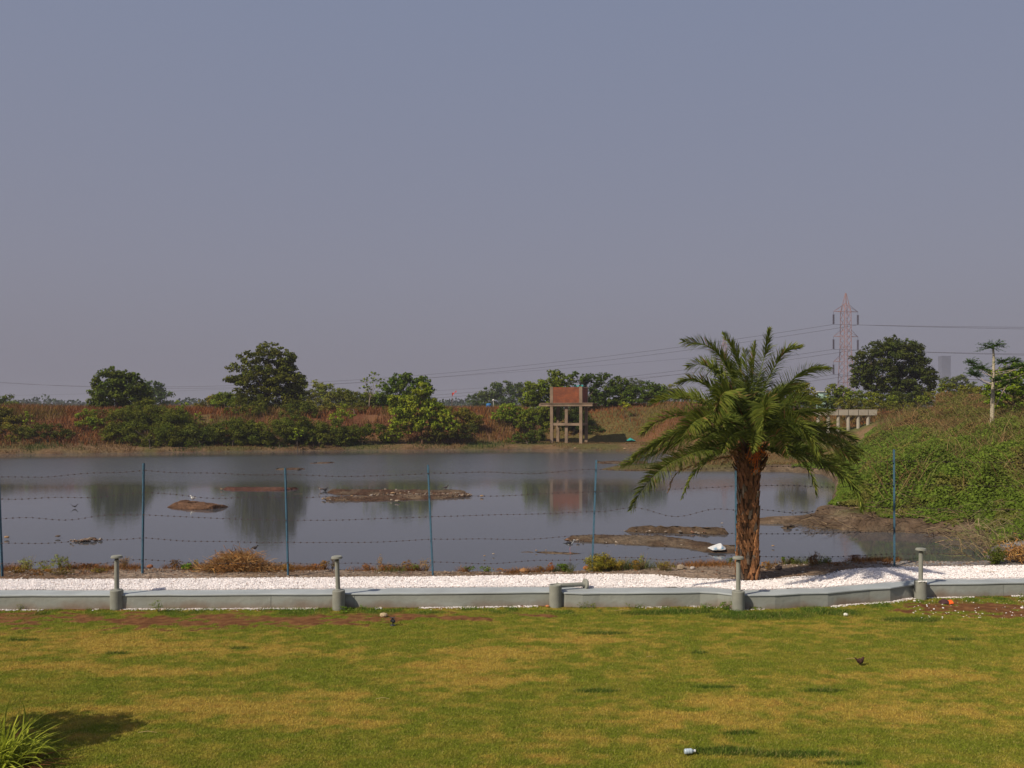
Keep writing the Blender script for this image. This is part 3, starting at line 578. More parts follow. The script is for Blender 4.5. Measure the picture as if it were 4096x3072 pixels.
for k_, (bx_, lab, lb) in enumerate([
    (930, 'dark bush on the waterline under the left half of the great tree', [(930, 1730, 80, 48), (880, 1755, 70, 35), (1000, 1740, 60, 40), (960, 1700, 55, 25)]),
    (1120, 'dark bush on the waterline under the right half of the great tree', [(1090, 1730, 90, 50), (1180, 1715, 75, 45), (1120, 1765, 110, 28), (1040, 1760, 60, 30)]),
    (1270, 'broad dark bush at the water right of the great tree', [(1240, 1735, 80, 45), (1320, 1725, 70, 42), (1280, 1765, 110, 28), (1380, 1745, 55, 32)]),
    (1450, 'dark low bush sloping down to the left foot of the yellow green tree', [(1440, 1730, 60, 30), (1490, 1715, 45, 25), (1400, 1765, 50, 18)])]):
    shrub(lab, bx_, 83+k_*.7, lb, (.062, .084, .020), nc=50, cover=2.6)
shrub('round bush below the right side of the great tree, on the upper slope', 1200, 96, [(1190, 1640, 50, 34), (1230, 1650, 40, 28), (1160, 1665, 45, 22)], (.055, .075, .018), nc=40)
shrub('green bush below the left side of the great tree, on the upper slope', 960, 96, [(940, 1640, 48, 26), (1000, 1650, 50, 26), (1040, 1640, 30, 26)], (.065, .085, .02), nc=40)
shrub('soft green bush between the pale hazy tree and the dark dense tree', 1420, 99, [(1400, 1600, 50, 28), (1360, 1580, 35, 22), (1440, 1640, 45, 24)], (.07, .09, .026), nc=34)
shrub('low green thicket at the left foot of the dense round tree', 420, 93, [(400, 1660, 50, 18), (450, 1650, 50, 16)], (.06, .075, .02), nc=38)
shrub('small yellow green sapling on the dark waterline bushes', 1190, 81.5, [(1190, 1730, 24, 15), (1180, 1748, 22, 10)], BG, nc=9)
tree('thin_tree', 'sparse thin tree with few leaves and pale twisted stems', 'tree', 1475, 100, [(1495, 1500, 18, 14), (1460, 1520, 18, 10), (1510, 1525, 28, 12), (1480, 1545, 30, 13), (1530, 1540, 20, 14), (1455, 1560, 22, 14), (1500, 1575, 30, 14)], (.10, .15, .04), L=.24, r0=.09, bark=(.30, .24, .18), nc=9, group='trees on the far bank', extra=2)
shrub('grey green bush around the foot of the sparse thin tree', 1450, 102, [(1450, 1610, 60, 40), (1510, 1610, 50, 35)], (.07, .095, .03), L=.22)
tree('tree', 'dark green dense tree behind the yellow green tree', 'tree', 1610, 98, [(1600, 1515, 42, 24), (1570, 1545, 48, 28), (1640, 1540, 50, 30), (1690, 1530, 28, 25), (1580, 1590, 65, 40), (1660, 1590, 60, 42), (1550, 1640, 50, 32), (1715, 1560, 20, 25), (1625, 1500, 22, 10)], (.055, .095, .02), L=.26, r0=.18, group='trees on the far bank')
tree('tree', 'sunlit yellow green tree leaning over the far waterline', 'tree', 1690, 86,
     [(1690, 1560, 34, 26), (1590, 1600, 36, 22), (1650, 1600, 42, 26), (1600, 1650, 48, 34), (1670, 1640, 58, 36), (1730, 1630, 40, 30), (1620, 1700, 60, 28), (1690, 1690, 55, 30), (1760, 1690, 50, 24), (1810, 1700, 40, 18), (1780, 1660, 36, 22), (1570, 1740, 40, 20), (1540, 1755, 28, 14)],
     (.13, .18, .03), L=.24, r0=.13, bark=(.17, .09, .06), nc=40, cr=.40, cover=3.0, group='trees on the far bank', seed=12, extra=1, fit=True)
shrub('low dark thicket in the shade right of the yellow green tree', 1800, 86, [(1790, 1730, 70, 26), (1850, 1720, 55, 30), (1740, 1745, 60, 18)], (.045, .055, .018))
shrub('olive bush in front of the pale house', 1860, 90, [(1850, 1665, 50, 26), (1800, 1650, 50, 22), (1900, 1680, 35, 25), (1855, 1640, 25, 10)], (.095, .10, .028), nc=38)
shrub('round bright bush just right of the pale house', 2040, 92, [(2030, 1640, 42, 24), (2065, 1650, 30, 22), (2000, 1665, 35, 18), (2045, 1672, 40, 14)], (.10, .155, .028), nc=44)
tree('tree', 'wide hazy dark tree on the skyline left of the brick tank', 'tree', 2040, 210, [(1915, 1600, 42, 24), (1980, 1570, 55, 35), (2040, 1555, 60, 28), (2100, 1565, 60, 35), (2010, 1600, 90, 30)], (.045, .075, .028), L=.5, r0=.3, group='trees beyond the far bank', nc=36)
tree('tree', 'light green creeper clad tree rising behind the left corner of the brick tank', 'tree', 2210, 101, [(2215, 1495, 28, 14), (2240, 1520, 40, 24), (2190, 1540, 40, 24), (2140, 1560, 55, 35), (2270, 1530, 30, 15), (2165, 1590, 50, 35), (2240, 1560, 50, 25), (2120, 1600, 40, 25)], (.085, .125, .024), L=.25, nc=44, group='trees behind the brick tank')
tree('tree', 'tall dark tree directly behind the brick tank', 'tree', 2330, 104, [(2310, 1510, 42, 20), (2370, 1520, 48, 28), (2420, 1520, 40, 22), (2340, 1560, 70, 35), (2420, 1570, 55, 40), (2340, 1620, 60, 35), (2320, 1680, 50, 45), (2400, 1620, 45, 25)], (.040, .070, .018), L=.26, nc=30, group='trees behind the brick tank')
tree('tree', 'dark rounded tree at the right of the tall dark one', 'tree', 2490, 104, [(2470, 1530, 38, 22), (2500, 1560, 48, 34), (2450, 1590, 50, 30), (2490, 1610, 45, 25)], (.050, .080, .020), L=.26, nc=40, group='trees behind the brick tank')
tree('tree', 'deep green round tree left of the palm fronds', 'tree', 2590, 103, [(2550, 1575, 42, 28), (2600, 1560, 48, 30), (2640, 1575, 35, 28), (2590, 1605, 70, 28)], (.045, .082, .018), L=.25, nc=30, group='trees behind the brick tank')
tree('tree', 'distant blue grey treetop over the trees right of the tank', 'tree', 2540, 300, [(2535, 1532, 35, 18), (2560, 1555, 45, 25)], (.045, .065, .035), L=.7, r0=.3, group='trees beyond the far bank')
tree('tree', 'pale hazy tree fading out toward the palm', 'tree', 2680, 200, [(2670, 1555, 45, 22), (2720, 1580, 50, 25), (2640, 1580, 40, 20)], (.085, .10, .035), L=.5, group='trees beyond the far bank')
shrub('small yellow bush on the red slope right of the tank', 2497, 97, [(2495, 1622, 26, 16), (2510, 1630, 18, 10)], YG, nc=12)
shrub('leafy bush between the tank columns and the far slope, left', 2150, 91.5, [(2130, 1660, 45, 28), (2170, 1650, 40, 30), (2100, 1690, 45, 25), (2180, 1690, 35, 32), (2210, 1660, 30, 40)], (.085, .12, .025), nc=44)
shrub('dark bush in the shade under the brick tank', 2290, 96, [(2270, 1650, 60, 45), (2330, 1680, 45, 40), (2290, 1710, 60, 30), (2380, 1725, 34, 22)], (.035, .055, .018), nc=34)
shrub('green reedy bush at the water left of the brick tank', 2110, 87.5, [(2100, 1755, 48, 24), (2060, 1765, 45, 16), (2140, 1745, 35, 28)], (.05, .075, .022), nc=44)
shrub('tiny dark shrub alone on the red slope right of the tank', 2522, 96, [(2520, 1657, 14, 7)], DG, nc=8)
# right of the palm
tree('tree', 'yellowish bush tree half hidden by the palm fronds at right', 'tree', 3190, 92, [(3160, 1580, 50, 32), (3210, 1570, 45, 30), (3240, 1600, 38, 22), (3180, 1610, 60, 18)], (.11, .13, .028), L=.24, group='trees right of the palm')
shrub('low dark bush between the palm and the pylon foot', 3290, 92, [(3250, 1605, 36, 18), (3225, 1600, 25, 16), (3295, 1612, 40, 20), (3330, 1610, 30, 22)], DG)
tree('tree', 'massive dark rounded tree beside the pylon', 'tree', 3580, 95,
     [(3590, 1380, 62, 34), (3520, 1395, 60, 30), (3640, 1410, 50, 36), (3470, 1430, 55, 30), (3560, 1430, 90, 45), (3670, 1465, 50, 40), (3450, 1480, 48, 30), (3520, 1490, 80, 40), (3620, 1500, 85, 45), (3705, 1500, 38, 28), (3445, 1525, 42, 30), (3690, 1550, 45, 30), (3600, 1560, 65, 40), (3500, 1545, 45, 35), (3660, 1590, 50, 28)],
     (.038, .055, .018), L=.24, r0=.26, bark=(.16, .12, .09), nc=46, cr=.34, cover=2.6, group='trees right of the palm', fork=.4, seed=21, extra=3)
shrub('broad bush in front of the pylon foot', 3380, 84, [(3340, 1570, 34, 28), (3390, 1585, 55, 32), (3450, 1590, 60, 30), (3520, 1600, 55, 28), (3400, 1610, 90, 22)], (.075, .105, .024), L=.2, nc=34, group='bushes on the right skyline')
shrub('low olive bushes along the skyline between trestle and massive tree', 3480, 80, [(3440, 1618, 60, 22), (3520, 1622, 60, 20), (3600, 1622, 60, 20), (3380, 1618, 50, 20)], (.075, .09, .024), L=.2, nc=36, group='bushes on the right skyline')
shrub('dark undergrowth at the foot of the massive tree', 3600, 86, [(3560, 1600, 50, 30), (3640, 1600, 60, 30), (3600, 1590, 70, 28)], (.035, .05, .018), L=.2, nc=30, group='bushes on the right skyline')
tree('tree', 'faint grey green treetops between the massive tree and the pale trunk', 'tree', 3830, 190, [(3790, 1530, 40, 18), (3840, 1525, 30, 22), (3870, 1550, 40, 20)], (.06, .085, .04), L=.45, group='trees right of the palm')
shrub('mid green bush right of the massive tree', 3770, 82, [(3740, 1590, 45, 26), (3790, 1560, 45, 28), (3820, 1590, 45, 26), (3700, 1600, 35, 20)], (.075, .105, .022), L=.2, nc=40, group='bushes on the right skyline')
shrub('olive bush left of the pale tiered trunk', 3880, 70, [(3870, 1565, 38, 26), (3910, 1580, 40, 34), (3860, 1605, 50, 28), (3930, 1610, 30, 24)], (.095, .11, .03), L=.18, nc=44, group='bushes on the right skyline')
tree('tree', 'bright green tree behind the pale tiered trunk', 'tree', 4060, 46, [(4000, 1500, 50, 34), (4070, 1480, 70, 40), (3990, 1560, 55, 40), (4060, 1550, 70, 50), (4130, 1530, 70, 60), (4010, 1610, 55, 30), (4110, 1610, 70, 40)], (.10, .165, .026), L=.15, r0=.08, nc=30, group='trees right of the palm', seed=31)
# pale trunk with flat tiers
def tiered():
    D = 40.0; s = D/F; x = (3966-2048)*s; z = hz1(x, D)
    t_ = thing('tiered_tree', 'slim tree with a pale straight trunk and flat tiers of dark leaves', 'tree', (x, D, z), 'trees right of the palm')
    b_ = B(); r = np.random.default_rng(3)
    tp = [np.array([x, D, z-.2]), P(3970, 1600, D), P(3974, 1500, D), P(3975, 1430, D), P(3972, 1385, D)]
    b_.tube(tp, [.105, .09, .07, .055, .04], 8, (.42, .36, .26), bumpy=.06)
    tips = []
    for (px, py, dd) in [(3880, 1450, -.8), (3905, 1470, .6), (3890, 1500, 0), (4060, 1445, .6), (4090, 1465, -.6), (4110, 1490, .3), (3930, 1475, -1.0), (4010, 1450, -.9), (4040, 1475, 1.1), (4130, 1455, 0), (3900, 1495, 1.0), (4000, 1520, -.8), (4050, 1530, 0)]:
        e_ = P(px, py, D+dd); b0 = P(3975, py+45-r.random()*12, D); b_.tube([b0, (b0+e_)/2-np.array([0, 0, .08]), e_], [.024, .016, .009], 5, (.34, .27, .20)); tips.append((e_, .30+.12*r.random()))
    tips.append((P(3960, 1392, D), .5)); tips.append((P(3985, 1382, D), .45))
    b_.tube([P(3985, 1622, D), P(4010, 1570, D), P(4045, 1515, D)], [.03, .022, .015], 5, (.40, .30, .22))
    b_.build('trunk', M_bark, t_, vc=True)
    Vs = []; Cc = []
    for (e_, R_) in tips:
        for _ in range(34):
            a = r.random()*6.28; el = -.1+.95*r.random()**1.3; L_ = R_*(.8+.7*r.random()); d = np.array([math.cos(a)*math.cos(el), math.sin(a)*math.cos(el), math.sin(el)])
            m_ = 16; tt = np.linspace(.1, 1, m_)[:, None]; p = e_+d*L_*tt+np.array([0, 0, -.22])*L_*tt**2+(r.random((m_, 3))-.5)*.05
            nn = unit(m_, r)*.5+np.array([0, 0, 1.]); nn /= np.linalg.norm(nn, axis=1)[:, None]
            Vs.append((p, nn)); Cc.append(np.array([.075, .135, .024])*(.6+.8*r.random((m_, 1))))
    V, Q = leafquads(np.vstack([v[0] for v in Vs]), np.vstack([v[1] for v in Vs]), .11, .4)
    mesh('crown', V, Q, M_leaf, t_, col=np.repeat(np.vstack(Cc), 4, 0))
tiered()
# far skyline woods, one hazy mass
V = []; Cc = []; r = np.random.default_rng(8); n = 60000
ang = r.uniform(-.75, .75, n); Dw = r.uniform(420, 900, n); hw = 3.3+(r.random(n)**.7)*(3.5+9*fbm(ang*60, Dw/90, 1, 6))
V, Q = leafquads(np.stack([ang*Dw, Dw, hw], 1), unit(n, r), 1.6, .8)
mesh('distant_wood', V, Q, M_leaf, col=np.repeat(np.array([.05, .07, .03])*(.6+.8*r.random((n, 1))), 4, 0), kind='stuff', label='low far off belt of hazy trees along the horizon', cat='wood')

# ------------------------------------------------------------------ dry red grass on the far embankment
n = 170000; y = 66+rng.random(n)*52; x = (rng.random(n)*1.5-.75)*y; Zq, Dq, Uq, Nq = hz(x, y, True)
k = (Dq > 2.5+2*rng.random(n)) & ((Uq > .2) | (y > 76)) & (fbm(x, y, 4, 301) > .30+.14*(Zq < 1.6)) & ((Uq < .02) | (Uq > .165) | (Zq > 1.0)) & (Uq < .62) & ~((x > 25) & (x < 35) & (y > 60) & (y < 79)); x, y, Zq, Uq, Dq = x[k], y[k], Zq[k], Uq[k], Dq[k]; n = len(x)
a = rng.random(n)*6.28; hh = (.35+.65*rng.random(n))*(.5+.8*fbm(x, y, 5, 311))*np.where(Uq > .02, .55, 1.0)
V, Fs = blades(np.stack([x, y, Zq-.03], 1), np.stack([np.cos(a), np.sin(a)], 1), hh, .05+.03*rng.random(n), .5)
g_ = sm(.45, .6, fbm(x, y, 6, 321))[:, None]*.65; cc = lerp(np.array([.23, .092, .032]), np.array([.14, .125, .030]), g_)*(.6+.8*rng.random((n, 1))); pk = rng.random(n) < .15; cc[pk] = np.array([.27, .15, .09])
mesh('dry_grass', V, Fs, M_grass, col=np.repeat(cc, 5, 0), kind='stuff', label='tall rusty red dry grass covering the far embankment', cat='grass')
n = 150000; y = 53+rng.random(n)*42; x = (rng.random(n)*1.2-.72)*y; Zq, Dq, Uq, Nq = hz(x, y, True)
k = (Dq > .15) & (Dq < 7.5) & (fbm(x, y, 3, 331) > .34+.12*((Uq > .0) & (Uq < .17))) & (Uq < .40); x, y, Zq = x[k], y[k], Zq[k]; n = len(x); a = rng.random(n)*6.28
V, Fs = blades(np.stack([x, y, Zq-.03], 1), np.stack([np.cos(a), np.sin(a)], 1), .06+.6*rng.random(n)*fbm(x, y, 3, 341)*np.where(Uq[k] > 0, .35, 1.), .05, .5)
cc = lerp(np.array([.06, .09, .022]), np.array([.19, .115, .05]), sm(.4-.12*(Uq[k] > 0), .62-.12*(Uq[k] > 0), fbm(x, y, 2.5, 351))[:, None])*(.6+.8*rng.random((n, 1)))
mesh('shore_grass', V, Fs, M_grass, col=np.repeat(cc, 5, 0), kind='stuff', label='green and straw reeds along the far waterline', cat='grass')

# ------------------------------------------------------------------ green bank at right: creepers and dry stalks
n = 900000; y = 21+rng.random(n)**1.3*45; x = (.27+.40*rng.random(n)+.42*np.maximum(rng.random(n)-.72, 0)/.28)*y; Zq, Dq, Uq, Nq = hz(x, y, True)
k = (Dq > .1+.4*rng.random(n)) & (Zq > .05) & ~((y < np.interp(Uq, [.33, .37, .40, .43, .47, .53], [32.2, 30.4, 28.5, 26.6, 25.9, 25.1])+(fbm(x, y, .9, 405)-.5)*2.0) & (Uq < .545)) & ~((Uq < .415) & (y > 52)); k &= (fbm(x, y, .8, 407) > .38) | (rng.random(len(x)) < .5)
x, y, Zq, Dq, Uq = x[k], y[k], Zq[k], Dq[k], Uq[k]
hb = (fbm(x, y, 1.6, 401)**1.5)*1.25+.12*fbm(x, y, .4, 402); yvl = np.interp(Uq, [.33, .37, .40, .43, .47, .53, .56], [32.2, 30.4, 28.5, 26.5, 25.8, 25.0, 20]); hb = hb*(.35+.65*sm(-.5, 3.5, y-yvl))*sm(-.3, 1.8, Dq)*(1-.6*sm(48, 60, y)*(Uq < .46)); n = len(x)
up = rng.random(n)**.6; Pn = np.stack([x, y, Zq+hb*up], 1); nn = unit(n)*.7+np.array([-.15, -.35, .8]); nn /= np.linalg.norm(nn, axis=1)[:, None]
V, Q = leafquads(Pn, nn, (.055+.065*rng.random(n))*(.7+.4*y/40), .7)
hi = sm(1.4, 3.4, Zq+(fbm(x, y, 5, 411)-.5)*3.2)[:, None]; f2 = fbm(x, y, 1.0, 421)[:, None]
cc = lerp(np.array([.125, .180, .022]), np.array([.14, .145, .028]), hi); cc = lerp(cc, np.array([.21, .12, .05]), sm(.55, .68, f2+hi*.08)*(.45+.45*hi))
cc = cc*(.5+.9*rng.random((n, 1)))*(.75+.5*fbm(x, y, .6, 431))[:, None]
mesh('creeper', V, Q, M_leaf, col=np.repeat(cc, 4, 0), kind='stuff', label='thick green creeper and weeds covering the right bank', cat='ground cover')
n = 44000; y = 22+rng.random(n)**1.2*46; x = (.28+rng.random(n)*.75)*y; Zq, Dq, Uq, Nq = hz(x, y, True); k = (Dq > 1.5) & (fbm(x, y, 2.2, 441) > .50-.08*(Zq > 1.8)) & ~((y < 27.5) & (Uq < .53)) & ~((Uq < .40) & (y < 31)) & ~((Uq < .43) & (y > 45)); x, y, Zq = x[k], y[k], Zq[k]; n = len(x)
a = rng.random(n)*6.28; V, Fs = blades(np.stack([x, y, Zq], 1), np.stack([np.cos(a), np.sin(a)], 1), .5+1.1*rng.random(n)**1.5, .014+.012*rng.random(n), 1.1)
cc = np.array([[.32, .22, .10], [.22, .12, .06], [.16, .17, .05]])[rng.choice(3, n)]*(.6+.7*rng.random((n, 1)))
mesh('dry_stalks', V, Fs, M_grass, col=np.repeat(cc, 5, 0), kind='stuff', label='thin dry stalks standing through the creeper on the right bank', cat='stalks')
# matted dead branches along the foot of the green bank
def brush(name, label, cat, ptsfn, n_, col, lw=(.004, .010), ln=(.3, .9), seed=0, zup=.25, kind=None, curl=.25, group=None):
    r = np.random.default_rng(seed); b_ = B()
    for _ in range(n_):
        p, d = ptsfn(r); L_ = r.uniform(*ln); m_ = p+d*L_*.5+np.array([0, 0, L_*zup*r.random()])+(r.random(3)-.5)*L_*curl; e_ = p+d*L_+(r.random(3)-.5)*L_*curl
        b_.tube([p, m_, e_], [r.uniform(*lw), r.uniform(*lw)*.8, lw[0]*.5], 3, np.array(col[r.integers(len(col))])*(.6+.8*r.random()), cap=False)
    return b_.build(name, M_twig, None, vc=True, label=label, cat=cat, kind=kind, group=group)
def rootfn(r):
    px = r.uniform(3230, 3900); py = r.uniform(2058, 2108) if px < 3700 else r.uniform(2075, 2150); D = GD(py, .15); x = (px-2048)/F*D
    return np.array([x, D, max(.02, hz1(x, D))+r.random()*.25*sm(3400, 3750, px)]), np.array([-.8+.5*r.random(), -.6+r.random()*.7, (r.random()-.5)*.3])
brush('dead_branches', 'matted tan dead branches lying on the foot of the green bank', 'dead branches', rootfn, 260, [(.24, .16, .09), (.17, .11, .06), (.10, .06, .04), (.34, .24, .14)], (.006, .014), (.4, 1.3), 5, .15, kind='stuff')
def rootfn2(r):
    px = r.uniform(3840, 4120); py = r.uniform(2100, 2215); D = GD(py, .3); x = (px-2048)/F*D
    return np.array([x, D, max(.1, hz1(x, D))+r.random()*.25]), np.array([-.9+.8*r.random(), -.4+r.random()*.8, (r.random()-.3)*.5])
brush('dead_branches', 'bare arching branches hanging toward the right inlet', 'dead branches', rootfn2, 240, [(.32, .24, .14), (.20, .15, .07), (.16, .17, .06)], (.005, .011), (.4, 1.2), 6, .3, kind='stuff')

# ------------------------------------------------------------------ near bank plants
def weed(label, px, py, w, h, col, kind='shrub', L=.03, nc=14, seed=None, stalk=(.2, .14, .07), group='weeds on the near bank', cover=1.0, stem_n=14, name='weed'):
    seed = seed if seed is not None else int(px); D = GD(py, .36); s = D/F; base = P(px, py, D); base[2] = hz1(base[0], base[1]); r = np.random.default_rng(seed)
    t_ = thing(name, label, 'weed', base, group); b_ = B()
    for _ in range(stem_n):
        e_ = base+np.array([(r.random()-.5)*w*s*1.7, (r.random()-.5)*w*s*1.2, h*s*(.6+.5*r.random())]); b_.tube([base+(r.random(3)-.5)*np.array([w*s*.4, w*s*.3, 0]), (base+e_)/2+(r.random(3)-.5)*.03, e_], [.004, .003, .0015], 3, np.array(stalk)*(.6+.8*r.random()))
    b_.build('stem', M_twig, t_, vc=True)
    lb = [(px+(r.random()-.5)*w, py-h*(.35+.25*r.random()), w*.62, h*.42) for _ in range(3)]
    V, Q, Cc = crownmesh(lb, D, L, col, nc=nc, cover=cover, seed=seed, cr=.38, depth=.9, colvar=.3); V[:, 2] = np.maximum(V[:, 2], base[2])
    mesh('foliage', V, Q, M_leaf, t_, col=Cc)
weed('feathery pale green weed, leftmost on the near bank', 115, 2278, 38, 55, (.18, .22, .08), L=.018, cover=.5)
weed('pair of feathery green weeds left of the first lamp', 180, 2280, 45, 40, (.15, .19, .06), L=.02, cover=.6)
weed('taller feathery green weed close to the first lamp', 245, 2278, 38, 60, (.15, .20, .05), L=.02, cover=.7)
weed('brown dry low weed beside the leftmost fence post', 60, 2290, 55, 28, (.13, .085, .04))
weed('rust coloured low weed under the feathery weeds', 150, 2300, 60, 28, (.16, .09, .045))
weed('dark dry weed clump just left of the first lamp', 235, 2298, 55, 26, (.10, .09, .04))
weed('small dark dead weed at the waterline behind the first lamp', 345, 2272, 28, 20, (.10, .05, .035))
weed('thin grey dry bush right of the first lamp', 500, 2272, 34, 50, (.17, .11, .07), L=.016, cover=.4, stem_n=30)
weed('olive weed patch between the first lamp and the second fence post', 395, 2290, 48, 20, (.12, .11, .04))
weed('dark brown dead weed left of the bright green weed', 702, 2268, 22, 34, (.10, .06, .04), L=.02)
weed('bright green leafy weed left of the straw heap', 760, 2280, 34, 30, (.10, .22, .03), L=.03, cover=1.6)
weed('small yellow sprig behind the bright green weed', 785, 2268, 14, 34, (.22, .20, .07), L=.02)
weed('brown weed at the right foot of the straw heap', 1150, 2285, 28, 36, (.17, .11, .05), L=.02)
weed('rusty dry weed left of the second lamp', 1255, 2275, 26, 26, (.22, .10, .04), L=.02)
weed('rusty dry weed touching the second lamp on its left', 1300, 2275, 22, 36, (.20, .12, .06), L=.02)
weed('dark dry weed behind the second lamp', 1330, 2272, 20, 38, (.10, .08, .04), L=.02)
weed('small rusty weed right of the second lamp', 1465, 2275, 20, 24, (.20, .10, .05), L=.02)
weed('thin pale dry stalks rising from the waterline', 1520, 2275, 14, 60, (.30, .20, .12), L=.014, cover=.25)
weed('red brown dry weed mound near the fourth fence post', 1545, 2282, 34, 30, (.20, .10, .05), L=.022)
weed('narrow rusty weed left of the green and brown weeds', 1630, 2275, 22, 36, (.20, .12, .06), L=.02)
weed('green weed mixed with brown just left of the fourth fence post', 1672, 2280, 30, 28, (.09, .14, .035), L=.022)
weed('dry pale stalks beside the fourth fence post', 1705, 2278, 28, 52, (.26, .18, .09), L=.016, cover=.4)
weed('dark green low weed right of the fourth fence post', 1875, 2282, 24, 20, (.07, .13, .03), L=.022)
weed('green low weed with wider leaves further right of the fourth fence post', 1945, 2285, 30, 22, (.08, .15, .03), L=.024)
weed('reddish clod of dry weed above the water notch', 2000, 2285, 34, 16, (.22, .12, .06), L=.02)
weed('small brown weed left of the red one', 2165, 2282, 18, 22, (.15, .10, .05), L=.02)
weed('small red dry weed between brown and green weeds', 2206, 2282, 20, 30, (.24, .09, .04), L=.02)
weed('rounded dark green weed left of the fifth fence post', 2250, 2284, 28, 34, (.07, .13, .03), L=.024, cover=1.4)
weed('large feathery olive bush at the fifth fence post', 2410, 2282, 70, 75, (.15, .15, .045), L=.025, nc=44, cover=.9, stem_n=30)
weed('yellowish feathery bush right of the large olive one', 2480, 2280, 50, 52, (.17, .15, .05), L=.022, nc=20, cover=.8)
weed('tall pale green sprig between feathery bushes', 2572, 2275, 20, 62, (.16, .20, .07), L=.02, cover=.6)
weed('brown low bush below the tall pale sprig', 2550, 2278, 40, 38, (.16, .12, .05), L=.02)
weed('olive rounded bush with thin stalks left of the palm', 2650, 2282, 50, 45, (.14, .13, .045), L=.02, cover=1.1, stem_n=26)
weed('small dark green plant at the left foot of the palm trunk', 2920, 2255, 14, 26, (.06, .11, .03), L=.02)
weed('dry rusty grass tuft at the right foot of the palm trunk', 3070, 2278, 34, 36, (.22, .13, .05), L=.02)
weed('two leaf green seedling on the waterline right of the palm', 3132, 2248, 9, 26, (.09, .16, .04), L=.025)
weed('second green seedling further right of the palm', 3168, 2250, 11, 24, (.10, .15, .04), L=.025)
weed('upright dark brown dead weed right of the palm', 3252, 2262, 30, 54, (.11, .06, .04), L=.02)
weed('small green weed right of the dark dead weed', 3308, 2252, 20, 22, (.09, .14, .03), L=.02)
weed('dark maroon clump at the waterline before the last fence post', 3422, 2240, 20, 24, (.11, .045, .035), L=.02)
weed('low red brown dead plant in front of the maroon clump', 3345, 2262, 38, 16, (.17, .08, .045), L=.02)
weed('flat rusty dead plant left of the last fence post', 3540, 2258, 34, 18, (.20, .09, .05), L=.02)
weed('dark green thorny bush beside the gravel, right of the last lamp', 3985, 2256, 48, 70, (.055, .08, .025), L=.028, nc=24, cover=1.1, stem_n=24)
# weeds against the wall foot on the lawn side
def wweed(label, px, py, w, h, col, **kw):

    seed = int(px); D = GD(py, ZL); s = D/F; base = P(px, py, D); r = np.random.default_rng(seed)
    t_ = thing('weed', label, 'weed', base, 'weeds at the foot of the wall'); b_ = B()
    for _ in range(8):
        e_ = base+np.array([(r.random()-.5)*w*s*1.6, (r.random()-.6)*w*s*.6, h*s*(.5+.5*r.random())]); b_.tube([base, (base+e_)/2+(r.random(3)-.5)*.02, e_], [.003, .002, .001], 3, (.08, .12, .03))
    b_.build('stem', M_twig, t_, vc=True)
    V, Q, Cc = crownmesh([(px, py-h*.45, w*.8, h*.5)], D, kw.get('L', .025), col, nc=kw.get('nc', 12), cover=kw.get('cover', .9), seed=seed, cr=.42, depth=.4); V[:, 1] = np.minimum(V[:, 1], yl(wf, V[:, 0])-.02); V[:, 2] = np.maximum(V[:, 2], ZL-.01)
    mesh('foliage', V, Q, M_leaf, t_, col=Cc)
wweed('tall thin weed against the wall right of the first lamp', 632, 2448, 28, 52, (.10, .15, .04), L=.016, cover=.5)
wweed('wispy weed in front of the wall near the left edge', 80, 2440, 24, 26, (.12, .15, .05), L=.014, cover=.4)
wweed('leafy clump at the right foot of the second lamp', 1382, 2452, 34, 30, (.07, .13, .025), cover=1.3)
wweed('small sprout against the stained wall right of the second lamp', 1455, 2442, 16, 24, (.08, .15, .03), L=.02)
wweed('dark leafy weed leaning on the wall left of the fourth lamp', 2908, 2440, 30, 52, (.06, .12, .025), cover=1.2)
wweed('low green weed by the wall further left of the fourth lamp', 2825, 2438, 30, 30, (.07, .13, .03))
wweed('row of tiny sprouts at the wall near the fallen lamp', 2340, 2432, 40, 26, (.10, .14, .03), L=.018, cover=.5)
wweed('tiny green sprout pair against the wall', 2375, 2434, 12, 26, (.10, .15, .03), L=.018, cover=.6)
wweed('low spreading grass under the bluish wall', 2540, 2432, 60, 26, (.08, .13, .03), L=.02, cover=.5)
wweed('short weed under the wall right of the fourth lamp', 3020, 2436, 30, 16, (.08, .13, .03))
wweed('dark green bushy weed under the wall at the right edge', 4085, 2402, 34, 32, (.07, .10, .025), cover=1.3)
# straw heap
SPX, SPY = 960, 2288
def strawfn(r):
    a = r.normal()*.62; D0 = GD(2284, .36); x0 = (950-2048)/F*D0; x = x0+a*.55; top = max(0.02, .36*math.exp(-(a/1.15)**2)-.03); y_ = D0+r.normal()*.13
    return np.array([x, y_, .37+top*r.random()]), np.array([(r.random()-.5)*2, (r.random()-.5)*1.0, (r.random()-.45)*.7])
brush('straw_heap', 'heap of tangled orange brown straw and roots on the near bank', 'straw heap', strawfn, 2400, [(.34, .16, .05), (.42, .21, .06), (.26, .12, .045), (.20, .13, .06), (.46, .28, .11)], (.003, .007), (.1, .35), 9, .3, curl=.6)
def leaffn(r):
    D0 = GD(2222, .5); x0 = (4090-2048)/F*D0; return np.array([x0+r.normal()*.22, D0+r.normal()*.12, .42+abs(r.normal())*.14]), unit(1, r)[0]
brush('leaf_heap', 'small heap of orange dry leaves at the right edge by the path', 'leaf heap', leaffn, 900, [(.42, .24, .07), (.36, .17, .05), (.28, .16, .06)], (.006, .014), (.04, .12), 19, .3, curl=.6)

